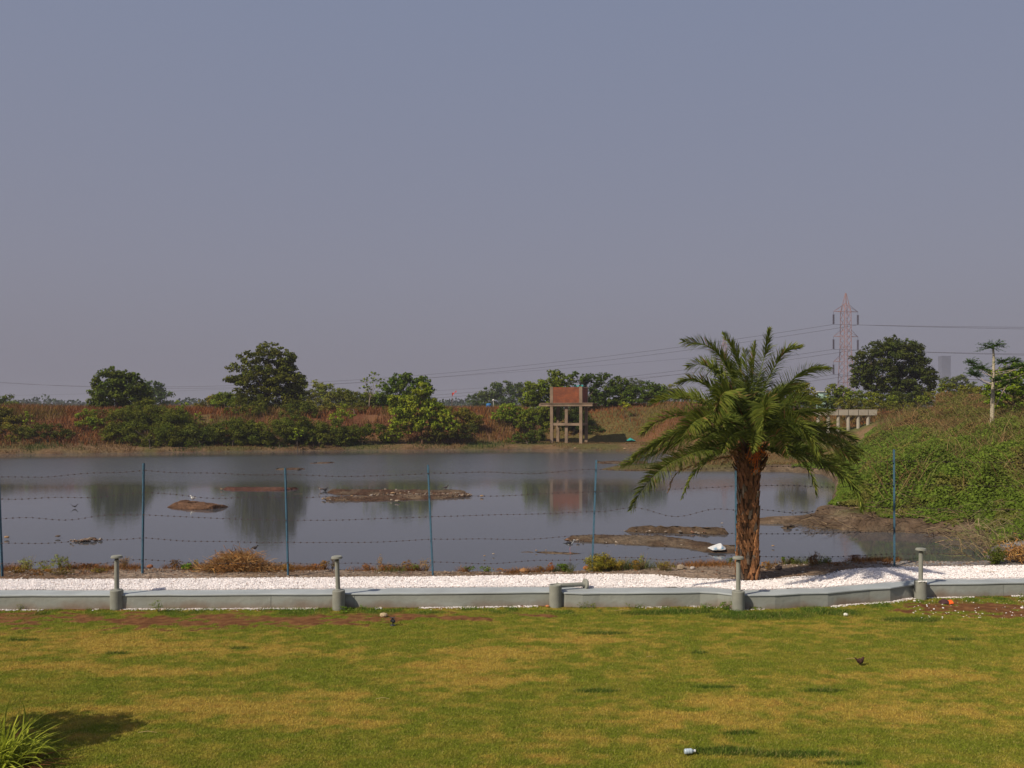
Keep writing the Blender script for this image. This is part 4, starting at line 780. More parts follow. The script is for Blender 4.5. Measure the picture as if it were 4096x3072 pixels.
# ------------------------------------------------------------------ foreground clump of long leaves (bottom left)
def clump(name, label, cx, cy, R0, n_, seed, hmax, col, dead=True, stuff=None):
    r = np.random.default_rng(seed); t_ = thing(name, label, 'plant', (cx, cy, ZL), None); V = []; Q = []; Cc = []; V2 = []; C2 = []; nn = 0
    def leaf(base, az, L_, up, w, droop):
        m_ = 9; t = np.linspace(0, 1, m_); d = np.array([math.cos(az), math.sin(az)])
        hx = L_*(math.cos(up)*t+ .12*t*t); z = L_*(math.sin(up)*t-droop*t**2.2)
        c = base+np.c_[hx[:, None]*d, z]; s = np.r_[-d[1], d[0], 0]*1.0
        ww = w*np.minimum(1, 3*(t+.12))*(1-t)**.6+.0008
        return np.stack([c-s*ww[:, None]/2, c+np.array([0, 0, -.12])*ww[:, None], c+s*ww[:, None]/2], 1).reshape(-1, 3), m_
    out = {0: ([], [], []), 1: ([], [], [])}
    for i_ in range(n_):
        isdead = dead and r.random() < .10; base = np.array([cx+r.normal()*R0*.4, cy+r.normal()*R0*.4, ZL])
        az = r.random()*6.283; L_ = hmax*r.uniform(.55, 1.15); up = r.uniform(.55, 1.5) if not isdead else r.uniform(.1, .5)
        v, m_ = leaf(base, az, L_, up, r.uniform(.018, .034), r.uniform(.15, .8)*(1 if not isdead else .4)); v[:, 2] = np.maximum(v[:, 2], ZL+.01)
        k = 1 if isdead else 0; o = sum(len(a) for a in out[k][0]); i0 = o+np.arange(m_-1)*3
        out[k][0].append(v); out[k][1].append(np.concatenate([np.stack([i0, i0+1, i0+4, i0+3], 1), np.stack([i0+1, i0+2, i0+5, i0+4], 1)]))
        c = np.array([.26, .09, .04])*(.6+.8*r.random()) if isdead else lerp(np.array(col), np.array([.50, .50, .07]), r.random()*.6)*(.6+.55*r.random())
        out[k][2].append(np.tile(c, (len(v), 1)))
    mesh('foliage', np.vstack(out[0][0]), np.vstack(out[0][1]), M_leaf, t_, col=np.vstack(out[0][2]))
    if out[1][0]: mesh('dead_leaves', np.vstack(out[1][0]), np.vstack(out[1][1]), M_leaf, t_, col=np.vstack(out[1][2]), label='dry red brown leaves at the base of the clump')
clump('ornamental_grass', 'clump of long arching yellow green leaves in the bottom left corner', -5.0, 8.2, .30, 560, 4, .66, (.34, .40, .035))
_w = lambda x, y, z, rx, rz: (2048+x/y*F, YH+(H-z)*F/y, rx*F/y, rz*F/y)
tree('shrub', 'leafy garden shrub just outside the left edge that shades the lawn', 'shrub', 2048-6.35/8.15*F, 8.15, [_w(-6.4, 8.15, 1.55, .75, .42), _w(-6.9, 8.15, 1.25, .5, .4), _w(-5.95, 8.15, 1.7, .42, .3), _w(-6.7, 8.1, 1.9, .5, .25)], (.09, .14, .03), L=.07, r0=.04, group=None, parts=('stem', 'foliage'), zbase=ZL)

# ------------------------------------------------------------------ palm
PD = 16.35
def palm():
    s = PD/F; bx_ = (2992-2048)*s; bz = ZG
    t_ = thing('palm_tree', 'stout date palm with feathery arching fronds growing beside the white gravel', 'palm tree', (bx_, PD, bz))
    cp = lambda cx, cy, dy=0: P(2450+cx/1.508, 1270+cy/1.508, PD+dy)
    # trunk
    r = np.random.default_rng(2); b_ = B()
    prof = [(2318, 50), (2290, 47), (2200, 44), (2100, 43), (2000, 43), (1930, 44), (1880, 45), (1840, 48), (1800, 48), (1760, 45), (1700, 25)]
    ax = lambda py: 2990+ (2310-py)*.012
    pts = [P(ax(py), py, PD) for py, _ in prof]; rad = [w*s*.86 for _, w in prof]
    b_.tube(pts, rad, 20, (.10, .055, .03), bumpy=.08)
    pz = np.array([p[2] for p in pts]); pr = np.array([w*s for _, w in prof]); pxx = np.array([p[0] for p in pts])
    z = bz+.02; k = 0; top = P(0, 1835, PD)[2]
    while z < top:
        nseg = 13
        for j in range(nseg):
            a = 2*math.pi*(j+.5*(k % 2))/nseg+(r.random()-.5)*.34; R_ = np.interp(z, pz, pr); zc = z+(r.random()-.5)*.09
            cx = np.interp(z, pz, pxx); o = np.array([math.cos(a), math.sin(a), 0]); tt = np.array([-math.sin(a), math.cos(a), 0]); up = np.array([0, 0, 1.])
            c = np.array([cx, PD, zc]); hgt = r.uniform(.12, .30); w = r.uniform(.045, .10); fl = r.uniform(.004, .022)*(1+1.0*sm(1.6, 2.2, z-bz))
            ti = (r.random()-.5)*.05
            v = np.array([c+o*R_*.88-tt*w*.55, c+o*R_*.96, c+o*R_*.88+tt*w*.55, c+o*(R_*.95+fl)+up*hgt*.6+tt*(w*.36+ti), c+o*(R_*.97+fl*1.2)+up*hgt+tt*ti, c+o*(R_*.95+fl)+up*hgt*.6-tt*(w*.36-ti), c+o*(R_*.86)+up*hgt*.8])
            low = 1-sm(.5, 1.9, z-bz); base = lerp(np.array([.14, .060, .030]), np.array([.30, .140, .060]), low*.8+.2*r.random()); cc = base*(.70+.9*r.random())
            if r.random() < .12: cc = np.array([.24, .18, .13])*(.7+.5*r.random())
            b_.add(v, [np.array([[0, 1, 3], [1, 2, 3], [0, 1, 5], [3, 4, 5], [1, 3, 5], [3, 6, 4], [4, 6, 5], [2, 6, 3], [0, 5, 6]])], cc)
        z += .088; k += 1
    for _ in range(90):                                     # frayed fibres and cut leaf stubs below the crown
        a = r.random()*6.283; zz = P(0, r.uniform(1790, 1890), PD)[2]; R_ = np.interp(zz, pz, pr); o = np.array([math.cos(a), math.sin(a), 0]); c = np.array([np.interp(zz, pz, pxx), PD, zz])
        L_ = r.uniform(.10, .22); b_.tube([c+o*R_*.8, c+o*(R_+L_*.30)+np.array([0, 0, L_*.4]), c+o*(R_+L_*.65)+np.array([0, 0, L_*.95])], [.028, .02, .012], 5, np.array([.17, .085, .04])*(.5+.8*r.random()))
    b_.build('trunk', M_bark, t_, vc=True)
    hub = P(3000, 1790, PD)
    def frond(ctrl, k, LL=.39, dead=0, dens=1.65, wid=.021, tint=1.0, twist=1.0):
        r = np.random.default_rng(100+k); q = np.array(ctrl)
        tt = np.linspace(0, len(q)-1, 60); Q = np.vstack([2*q[0]-q[1], q, 2*q[-1]-q[-2]]); out = []
        for u in tt:
            i_ = min(int(u), len(q)-2); f = u-i_; p0, p1, p2, p3 = Q[i_:i_+4]
            out.append(.5*((2*p1)+(-p0+p2)*f+(2*p0-5*p1+4*p2-p3)*f*f+(-p0+3*p1-3*p2+p3)*f**3))
        c = np.array(out); seg = np.r_[0, np.cumsum(np.linalg.norm(np.diff(c, axis=0), axis=1))]; L_ = seg[-1]
        n_ = int(L_/.022*dens); ss = np.linspace(.14, 1, n_)*L_; pos = np.stack([np.interp(ss, seg, c[:, j]) for j in range(3)], 1)
        T = np.gradient(c, axis=0); T /= np.linalg.norm(T, axis=1)[:, None]; Tn = np.stack([np.interp(ss, seg, T[:, j]) for j in range(3)], 1); Tn /= np.linalg.norm(Tn, axis=1)[:, None]
        ref = np.array([0, 0, 1.]); tw = r.uniform(.55, 1.25)*(1 if r.random() < .5 else -1)*twist
        Sd = np.cross(Tn, ref); ln = np.linalg.norm(Sd, axis=1)[:, None]; alt = np.cross(Tn, np.array([0, -1., 0])); Sd = np.where(ln > .25, Sd/(ln+1e-9), alt/(np.linalg.norm(alt, axis=1)[:, None]+1e-9)); Up = np.cross(Sd, Tn)
        b_ = B(); b_.tube(c, np.interp(seg, [0, L_*.15, L_], [.022, .012, .003]), 5, (np.array([.20, .24, .06]) if not dead else np.array([.30, .16, .07])))
        V = []; Fq = []; Cc = []
        for sg in (-1, 1):
            x = ss/L_; prof_ = np.interp(x, [.1, .2, .35, .7, .9, 1], [.35, .7, 1, .92, .6, .30]); ll = LL*prof_*(.85+.3*r.random(n_))
            pk_ = r.random(n_); el = np.where(pk_ < .40, .22, np.where(pk_ < .75, .75, -.30))+r.normal(size=n_)*.10      # leaflets leave in several planes
            fwd = np.interp(x, [0, .5, .85, 1], [.35, .6, .9, 1.5])[:, None]*(.8+.4*r.random((n_, 1)))
            ca = np.cos(tw*x)[:, None]; sa = np.sin(tw*x)[:, None]; S2 = Sd*ca+Up*sa; U2 = Up*ca-Sd*sa; d = S2*sg*np.cos(el)[:, None]+U2*np.sin(el)[:, None]+Tn*fwd+(r.random((n_, 3))-.5)*.12; d /= np.linalg.norm(d, axis=1)[:, None]
            sd = np.cross(d, Tn+Up*.3); sd /= np.linalg.norm(sd, axis=1)[:, None]+1e-9; w = wid*(.75+.5*r.random(n_))[:, None]
            m_ = pos+d*(ll*.5)[:, None]+np.array([0, 0, -.02])*ll[:, None]; e_ = pos+d*ll[:, None]+np.array([0, 0, -.16])*ll[:, None]
            v = np.stack([pos-sd*w*.3, pos+sd*w*.3, m_+sd*w*.5, m_-sd*w*.5, e_], 1).reshape(-1, 3); V.append(v)
            dn = np.array([.080, .118, .020]); yl_ = np.array([.29, .29, .050]); br = np.array([.34, .19, .08])
            cc = lerp(dn, yl_, (.15+.6*x[:, None])*r.random((n_, 1)))*tint
            dd = (r.random(n_) < (.03+.85*dead)); cc[dd] = br*(.6+.6*r.random((dd.sum(), 1))); Cc.append(np.repeat(cc*(.7+.6*r.random((n_, 1))), 5, 0))
        V = np.vstack(V); i_ = np.arange(len(V)//5)*5
        b_.add(V, [np.stack([i_, i_+1, i_+2, i_+3], 1), np.stack([i_+3, i_+2, i_+4], 1)]); b_.C[-1] = np.vstack(Cc)
        b_.build('frond', M_leaf, t_, vc=True)
    fr = [
     ([(800, 560, 0), (740, 400, .3), (660, 250, .5), (560, 165, .6), (425, 145, .6)], {}),
     ([(790, 590, 0), (715, 460, -.4), (640, 345, -.7), (540, 285, -.9), (450, 298, -.9)], {}),
     ([(790, 620, 0), (700, 550, .5), (600, 430, .9), (490, 378, 1.1), (392, 395, 1.2)], {}),
     ([(790, 660, 0), (700, 610, -.5), (560, 520, -.9), (400, 480, -1.2), (240, 512, -1.3)], {}),
     ([(800, 700, 0), (690, 650, .4), (480, 590, .9), (290, 620, 1.2), (175, 705, 1.3)], {}),
     ([(800, 720, 0), (690, 690, -.4), (500, 660, -.8), (320, 725, -1.1), (130, 840, -1.3)], {}),
     ([(800, 740, 0), (680, 730, .3), (470, 720, .6), (300, 790, .9), (60, 890, 1.1)], {}),
     ([(810, 760, 0), (700, 770, -.3), (550, 800, -.8), (350, 880, -1.2), (200, 1010, -1.5), (112, 1160, -1.6)], dict(LL=.30)),
     ([(815, 770, 0), (700, 790, -.4), (570, 860, -.9), (480, 960, -1.2), (418, 1090, -1.3)], dict(LL=.18, dens=.7)),
     ([(820, 560, 0), (790, 400, .4), (740, 220, .7), (668, 102, .8)], dict(tint=1.25)),
     ([(835, 600, 0), (868, 420, .2), (915, 240, .3), (942, 75, .3)], {}),
     ([(850, 600, 0), (885, 480, -.3), (960, 330, -.5), (1040, 215, -.6), (1133, 180, -.6)], {}),
     ([(860, 640, 0), (940, 540, .2), (1060, 400, .5), (1180, 315, .6), (1302, 305, .6)], {}),
     ([(822, 640, -.05), (822, 500, -.5), (815, 350, -.9), (800, 200, -1.1)], dict(LL=.40, dens=1.5, tint=1.15, twist=.1)),
     ([(815, 660, 0), (750, 520, -.6), (700, 450, -1.1), (650, 480, -1.6), (610, 620, -2.0)], dict(dead=.02)),
     ([(830, 700, 0), (870, 580, -.6), (915, 530, -1.2), (915, 600, -1.7), (900, 670, -1.9)], dict(tint=1.1)),
     ([(855, 690, 0), (960, 620, .3), (1130, 570, .8), (1320, 555, 1.2)], dict(tint=.8)),
     ([(860, 720, 0), (960, 680, -.3), (1120, 640, -.8), (1300, 670, -1.1), (1470, 740, -1.3)], dict(tint=.8)),
     ([(860, 740, 0), (960, 710, .4), (1150, 690, 1.0), (1340, 720, 1.4), (1500, 810, 1.6)], dict(tint=.8)),
     ([(860, 750, 0), (960, 740, -.2), (1130, 730, -.5), (1310, 765, -.7), (1470, 860, -.8)], dict(tint=.8)),
     ([(860, 760, 0), (960, 780, .3), (1170, 810, .7), (1360, 880, .9), (1480, 990, 1.0), (1562, 1085, 1.0)], dict(LL=.30)),
     ([(860, 770, 0), (980, 800, -.4), (1180, 840, -.9), (1360, 930, -1.3), (1470, 1040, -1.5), (1500, 1160, -1.6)], dict(LL=.30)),
     ([(860, 780, 0), (980, 810, -.4), (1090, 835, -.8), (1190, 930, -1.1), (1232, 1075, -1.2)], dict(LL=.2, dens=.7)),
     ([(850, 620, 0), (920, 520, .8), (1030, 450, 1.4), (1170, 410, 1.8)], {}),
     ([(830, 590, 0), (845, 420, .8), (850, 280, 1.2), (857, 160, 1.4)], {}),
     ([(800, 600, 0), (740, 440, .9), (680, 290, 1.5), (610, 190, 1.8)], {}),
     ([(870, 680, 0), (1000, 560, -.7), (1130, 500, -1.2), (1230, 520, -1.5)], dict(tint=.85)),
     ([(800, 690, 0), (690, 620, -.9), (570, 600, -1.6), (470, 650, -2.1), (400, 760, -2.3)], {}),
     ([(870, 720, 0), (980, 640, -.9), (1100, 640, -1.6), (1190, 720, -2.0), (1240, 830, -2.2)], dict(tint=.9)),
     ([(820, 740, 0), (760, 700, -.8), (700, 720, -1.5), (660, 800, -1.9)], dict(LL=.28)),
     ([(845, 740, 0), (860, 690, -.8), (850, 720, -1.3), (840, 800, -1.7)], dict(LL=.26)),
     ([(860, 740, 0), (930, 700, -.7), (1010, 730, -1.3), (1060, 830, -1.7)], dict(LL=.28, tint=.85)),
     ([(800, 740, 0), (720, 720, .9), (600, 740, 1.6), (480, 820, 2.0)], {}),
     ([(850, 740, 0), (920, 700, 1.0), (1050, 720, 1.8), (1200, 800, 2.3)], {}),
     ([(830, 740, 0), (830, 640, 1.0), (840, 620, 1.9), (850, 720, 2.6)], {}),
     ([(830, 740, 0), (780, 600, 1.0), (700, 540, 1.8), (600, 560, 2.4)], {}),
     ([(840, 740, 0), (900, 590, 1.0), (980, 540, 1.7), (1060, 580, 2.3)], {}),
     ([(815, 780, 0), (740, 800, -.3), (700, 850, -.5), (655, 890, -.6)], dict(dead=.95, LL=.12, dens=.7)),
     ([(800, 800, 0), (700, 840, -.2), (600, 860, -.4), (400, 930, -.7), (335, 1050, -.9)], dict(dead=.8, LL=.12, dens=.5)),
    ]
    for k, (pp, kw) in enumerate(fr): frond([cp(*p) for p in pp], k, **kw)
    b_ = B()                                                # orange date stalks
    for j in range(14):
        a0 = cp(850+r.normal()*22, 760+r.normal()*12, -.25); e_ = cp(868+r.normal()*24, 850+r.normal()*40, -.42+.1*r.random()); b_.tube([a0, (a0+e_)/2+np.array([0, -.06, .05]), e_], [.008, .006, .004], 4, (.75, .16, .02))
        for _ in range(7):
            c = e_+(r.random(3)-.5)*.11+np.array([0, 0, .03]); V, T = pebbles(c[None], np.array([.014]), 1.1); b_.add(V, T, np.array([.60, .17, .02])*(.6+.5*r.random()))
    b_.build('fruit_cluster', M_vc, t_, vc=True)
palm()
# dark plastic edging round the palm's soil
b_ = B(); ed = [GP(a, c, ZG) for a, c in [(2690, 2309), (2760, 2317), (2860, 2321), (2960, 2322), (3060, 2320), (3160, 2314), (3250, 2306), (3300, 2302), (3345, 2288), (3350, 2276)]]
b_.tube(ed, .014, 5, (.05, .05, .055)); b_.build('border_edging', M_vc, None, vc=True, label='dark curved edging strip around the soil at the palm foot', cat='edging')

# ------------------------------------------------------------------ barbed wire fence
M_blue = mat('blue_paint', (.04, .10, .15), .5, .25, 30, .1, 60, spec=.4)
M_wire = mat('rusty_wire', (.07, .045, .04), .7, .4, 60, metal=.2)
posts = [((-5, 1880), (12, 2305)), ((578, 1853), (573, 2297)), ((1145, 1872), (1157, 2305)), ((1717, 1860), (1737, 2302)), ((2391, 1840), (2373, 2283)), ((2948, 1825), (2950, 2288)), ((3581, 1798), (3583, 2262))]
offp = [((-620, 1878), (-600, 2312)), ((4240, 1790), (4235, 2256))]
def fence():
    fD = GD(2300, ZG)
    t_ = thing('barbed_wire_fence', 'barbed wire fence of slim blue iron posts along the near bank', 'fence', (0, fD, .36))
    allp = [offp[0]]+posts+[offp[1]]; D_ = []
    for (tx, ty), (bx, by) in allp:
        D = GD(by, .36); D_.append(D); a = P(bx, by, D)-np.array([0, 0, .05]); e_ = P(tx, ty, D); b_ = B(); w = .042; th = .006
        up = e_-a; Z0 = a; q = []
        prof = np.array([[-w*.5, 0], [-w*.5+th, 0], [-w*.5+th, w-th], [w*.5+.008, w-th], [w*.5+.008, w], [-w*.5, w]])   # angle iron turned a little to the sun
        ca, sa = math.cos(.9), math.sin(.9); prof = prof@np.array([[ca, sa], [-sa, ca]])
        for p in (a, e_): q += [[p[0]+v[0], p[1]+v[1], p[2]] for v in prof]
        k = np.arange(6); b_.add(q, [np.stack([k, (k+1) % 6, (k+1) % 6+6, k+6], 1), np.array([[6, 7, 8, 9, 10, 11]])])
        b_.build('post', M_blue, t_)
    X5 = [-600, 5, 577, 1150, 1735, 2382, 2949, 3582, 4240]
    rows = [[1925, 1908, 1881, 1897, 1892, 1877, 1868, 1842, 1846], [2010, 1996, 1969, 1989, 1983, 1966, 1943, 1934, 1941], [2090, 2075, 2059, 2081, 2066, 2046, 2042, 2028, 2046], [2185, 2173, 2151, 2169, 2156, 2138, 2133, 2122, 2130], [2265, 2253, 2238, 2250, 2248, 2233, 2223, 2214, 2218]]
    r = np.random.default_rng(5)
    for ri, row in enumerate(rows):
        b_ = B(); pts = []
        for i_ in range(len(X5)-1):
            a = P(X5[i_], row[i_], D_[i_]-.02); e_ = P(X5[i_+1], row[i_+1], D_[i_+1]-.02); sg = (.02+.03*r.random())*(1 if ri != 2 else .4); w1 = r.normal()*.02*(3 if ri == 2 else 1); ph = r.random()*6
            for u in np.linspace(0, 1, 14, endpoint=False):
                p = a+(e_-a)*u; p[2] += -4*sg*u*(1-u)+w1*math.sin(u*9+ph)*u*(1-u)*4; pts.append(p)
        pts.append(e_); pts = np.array(pts); b_.tube(pts, .0021, 4, cap=False)
        seg = np.r_[0, np.cumsum(np.linalg.norm(np.diff(pts, axis=0), axis=1))]
        for s_ in np.arange(.1, seg[-1], .125):
            c = np.array([np.interp(s_, seg, pts[:, j]) for j in range(3)])
            for _ in range(2):
                d = unit(1, r)[0]*.017; b_.tube([c-d, c+d], [.0020, .0020], 3, cap=False)
            b_.box(c, (.022, .015, .020))
        b_.build('barbed_wire', M_wire, t_)
fence()

# ------------------------------------------------------------------ bollard lamps
M_lamp = mat('grey_green_cement_paint', (.25, .25, .215), .7, .12, 8, .15, 50)
M_white = mat('white_plaster', (.75, .73, .70), .8, .08)
def copy_tree(o, parent=None):
    c = o.copy(); scene.collection.objects.link(c); c.parent = parent
    if parent is None: c.location = o.location
    for ch in list(o.children): copy_tree(ch, c)
    return c
def base_prof(): return [(.0, -.06), (.108, -.06), (.108, .0), (.110, .03), (.110, .325), (.104, .340), (.060, .343), (.045, .35), (0, .35)]
def shaft_prof(): return [(0, .34), (.056, .34), (.056, .352), (.042, .362), (.040, .38), (.0385, .86), (.040, .872), (.0, .872)]
def neck_prof(): return [(0, .868), (.030, .868), (.030, .898), (0, .898)]
def cap_prof(): return [(0, .896), (.060, .896), (.070, .903), (.096, .903), (.099, .909), (.099, .918), (.095, .922), (.092, .922), (.093, .927), (.091, .938), (.078, .944), (0, .947)]
M_dark = mat('dark_recess', (.05, .05, .05), .6)
def lamp_proto():
    t_ = thing('bollard_lamp', 'x', 'garden lamp', (0, 0, 0), 'lamps set into the garden wall')
    B().lathe(base_prof(), n=32).build('base', M_lamp, t_, smooth=False); B().lathe(shaft_prof(), n=24).build('shaft', M_lamp, t_); B().lathe(neck_prof(), n=20).build('neck', M_dark, t_); B().lathe(cap_prof(), n=32).build('cap', M_lamp, t_)
    return t_
lamps = [(467, 2442, 'bollard lamp at the far left, its cap level above the gravel', 0, 0, 1.0), (1355, 2443, 'bollard lamp with slightly leaning shaft and tilted cap, second from left', -.028, .02, 1.02), (2953, 2447, 'bollard lamp standing in front of the palm trunk', -.004, .01, 1.0), (3682, 2401, 'bollard lamp with white plaster crumbs on its base, rightmost', .01, 0, 1.03)]
proto = lamp_proto()
for k, (px, py, lab, tx, ty, sc) in enumerate(lamps):
    o = proto if k == 0 else copy_tree(proto); o.name = 'bollard_lamp'
    D = GD(py, ZL)+.11; x = (px-2048)/F*D; o.location = (x, D, ZL); o.rotation_euler = (ty, -tx*0+0, 0); o['label'] = lab
    if tx: 
        for ch in o.children:
            if ch.name.split('.')[0] in ('shaft', 'neck', 'cap'): ch.rotation_euler = (ty, tx, 0)
    if k == 3:
        ORG[o] = np.array([x, D, ZL]); b_ = B(); r = np.random.default_rng(1)
        V, T = pebbles(np.array([[x+(r.random()-.5)*.15, D-.05-.06*r.random(), ZL+.35-.02*r.random()] for _ in range(40)]), .012+.01*r.random(40)); b_.add(V, T); b_.build('plaster_crumbs', M_white, o)
# broken lamp: bare base, and the shaft lying on the gravel
D = GD(2432, ZL)+.11; x = (2222-2048)/F*D
bt = thing('broken_bollard', 'short cement bollard base in the wall with its shaft broken off', 'garden lamp', (x, D, ZL), None)
b_ = B().lathe([(0, -.06), (.112, -.06), (.112, .385), (.104, .395), (.085, .385), (.08, .37), (0, .37)], (x, D, ZL), 32); b_.build('base', M_lamp, bt)
D2 = 15.52; c0 = np.array([(2228-2048)/F*15.3, 15.3, .455]); c1 = np.array([(2352-2048)/F*15.55, 15.55, .435])
ft = thing('fallen_lamp', 'broken lamp shaft with round cap lying on the white gravel', 'garden lamp', (*((c0+c1)/2)[:2], ZG))
def along(prof, c0, c1, scale=1.0):
    d = c1-c0; d /= np.linalg.norm(d); u = np.cross(d, [0, 0, 1.]); u /= np.linalg.norm(u); w = np.cross(u, d); q = B().lathe(prof, n=28); V = np.vstack(q.V)
    q.V = [c0+V[:, :1]*u+V[:, 1:2]*w+V[:, 2:]*d]; return q
z0 = .34; sh = lambda pr: [(a, b-z0) for a, b in pr]
along([(0, .01), (.045, .01), (.058, .0), (.060, .012), (.046, .03), (.040, .06), (.0385, .52), (.048, .555), (0, .56)], c0, c1).build('shaft', M_lamp, ft)
along([(0, .555), (.088, .555), (.099, .562), (.102, .575), (.102, .59), (.094, .597), (.090, .605), (0, .61)], c0, c1).build('cap', M_lamp, ft)
along([(.022, -.012), (.034, -.012), (.034, .004), (.022, .004), (.022, -.012)], c0, c1).build('broken_end', M_dark, ft)

# ------------------------------------------------------------------ brick tank on columns
m, t, b = newmat('brick'); b.inputs['Roughness'].default_value = .9
tc = t.nodes.new('ShaderNodeTexCoord'); bk = t.nodes.new('ShaderNodeTexBrick'); mpn = t.nodes.new('ShaderNodeMapping'); mpn.inputs['Rotation'].default_value = (math.radians(90), 0, 0)
t.links.new(tc.outputs['Object'], mpn.inputs[0]); t.links.new(mpn.outputs[0], bk.inputs[0])
bk.inputs['Color1'].default_value = (.28, .058, .013, 1); bk.inputs['Color2'].default_value = (.21, .042, .013, 1); bk.inputs['Mortar'].default_value = (.16, .09, .05, 1)
bk.inputs['Scale'].default_value = 1; bk.inputs['Brick Width'].default_value = .23; bk.inputs['Row Height'].default_value = .085; bk.inputs['Mortar Size'].default_value = .012; bk.inputs['Mortar Smooth'].default_value = .3
nz = t.nodes.new('ShaderNodeTexNoise'); nz.inputs['Scale'].default_value = 1.5; nz.inputs['Detail'].default_value = 5; t.links.new(tc.outputs['Object'], nz.inputs['Vector'])
mr_ = t.nodes.new('ShaderNodeMapRange'); mr_.inputs['From Min'].default_value = .3; mr_.inputs['From Max'].default_value = .7; mr_.inputs['To Min'].default_value = .65; mr_.inputs['To Max'].default_value = 1.2; t.links.new(nz.outputs['Fac'], mr_.inputs['Value'])
vm = t.nodes.new('ShaderNodeVectorMath'); vm.operation = 'SCALE'; t.links.new(bk.outputs['Color'], vm.inputs[0]); t.links.new(mr_.outputs[0], vm.inputs['Scale']); t.links.new(vm.outputs[0], b.inputs['Base Color'])
M_brick = m
M_col = mat('raw_concrete', (.25, .175, .12), .95, .3, 1.2, .3, 10)
M_teal = mat('teal_plastic', (.03, .30, .26), .6, .25, 6)
def tank():
    D = 88.0; s = D/F; ex = np.array([.966, -.26]); ey = np.array([.26, .966])    # structure axes
    o = P(2207, 1768, D); zg = o[2]; o2 = o[:2]
    W_ = 3.06; DP = 3.1; ang = math.atan2(ex[1], ex[0])
    t_ = thing('water_tank_tower', 'square red brick water tank raised on concrete columns at the far waterline', 'water tower', (*(o2+ex*W_/2+ey*DP/2), zg))
    at = lambda a, c, z: np.r_[o2+ex*a+ey*c, z]
    zs = P(0, 1618, D)[2]; zt = P(0, 1547, D)[2]; cw = .30
    for a, c in [(0, 0), (1.5, .25), (W_, 0), (0, DP), (W_, DP)]:
        p = at(a, c, 0); g0 = min(hz1(p[0], p[1])-.1, zg-.05); h_ = zs-.14-g0
        q = B().box(at(a, c, g0+h_/2), (cw, cw, h_), ang).build('column', M_col, t_)
    for (a, c, lx, ly) in [(W_/2, 0, W_-cw-.01, .2), (W_/2, DP, W_-cw-.01, .2), (0, DP/2, .2, DP-cw-.01), (W_, DP/2, .2, DP-cw-.01)]:
        B().box(at(a, c, P(0, 1697, D)[2]), (lx, ly, .26), ang).build('tie_beam', M_col, t_)
    B().box(at(W_/2-.05, 0, zs-.05), (5.6, .34, .26), ang).build('main_beam', M_col, t_); B().box(at(W_/2-.05, DP, zs-.05), (5.4, .34, .26), ang).build('main_beam', M_col, t_)
    B().box(at(W_/2+.05, DP/2, zs+.125), (5.5, DP+.5, .07), ang).build('slab', M_col, t_)
    z0 = zs+.166; hh_ = zt-z0
    for a, c in [(0, 0), (W_, 0), (0, DP), (W_, DP)]: B().box(at(a, c, z0+hh_/2), (cw+.02, cw+.02, hh_), ang).build('corner_post', M_col, t_)
    for (a, c, lx, ly) in [(W_/2, -.03, W_-cw-.03, .2), (W_/2, DP+.03, W_-cw-.03, .2), (-.03, DP/2, .2, DP-cw-.03), (W_+.03, DP/2, .2, DP-cw-.03)]:
        q = B().box(np.array([0, 0, 0]), (lx, ly, hh_-.05)).build('brick_wall', M_brick, t_); q.location = Vector(at(a, c, z0+hh_/2-.028)-ORG[t_]); q.rotation_euler = (0, 0, ang)
        for v in q.data.vertices: v.co += Vector(ORG[t_])
    r = np.random.default_rng(4)                               # teal sheet thrown over the rim
    g = np.array([[at(W_-.75+.9*i_/9, .15+.6*j/4, zt+.03+.13*math.sin(i_*1.3+j)*.7+.10*r.random()) for i_ in range(10)] for j in range(5)]).reshape(-1, 3); k = (np.arange(4)[:, None]*10+np.arange(9)[None]).ravel()
    sh_ = mesh('plastic_sheet', g, np.stack([k, k+1, k+11, k+10], 1), M_teal, None, label='crumpled teal plastic sheet lying on top of the brick tank', cat='plastic sheet'); sh_.modifiers.new('s', 'SOLIDIFY').thickness = .02
tank()
# teal sheet on the ground right of the tank
p0 = P(2522, 1760, 91.2); r = np.random.default_rng(6); zz = hz1(p0[0], p0[1]); g = np.array([[[p0[0]+(i_-4.5)*.10, p0[1]+(j-2)*.35, zz+.10+.28*math.exp(-((i_-4.5)/3.5)**2-((j-2)/1.6)**2)+.06*r.random()] for i_ in range(10)] for j in range(5)]).reshape(-1, 3); k = (np.arange(4)[:, None]*10+np.arange(9)[None]).ravel()
s_ = mesh('plastic_sheet', g, np.stack([k, k+1, k+11, k+10], 1), M_teal, None, label='teal plastic sheet lying on the far bank right of the brick tank', cat='plastic sheet'); s_.modifiers.new('s', 'SOLIDIFY').thickness = .02

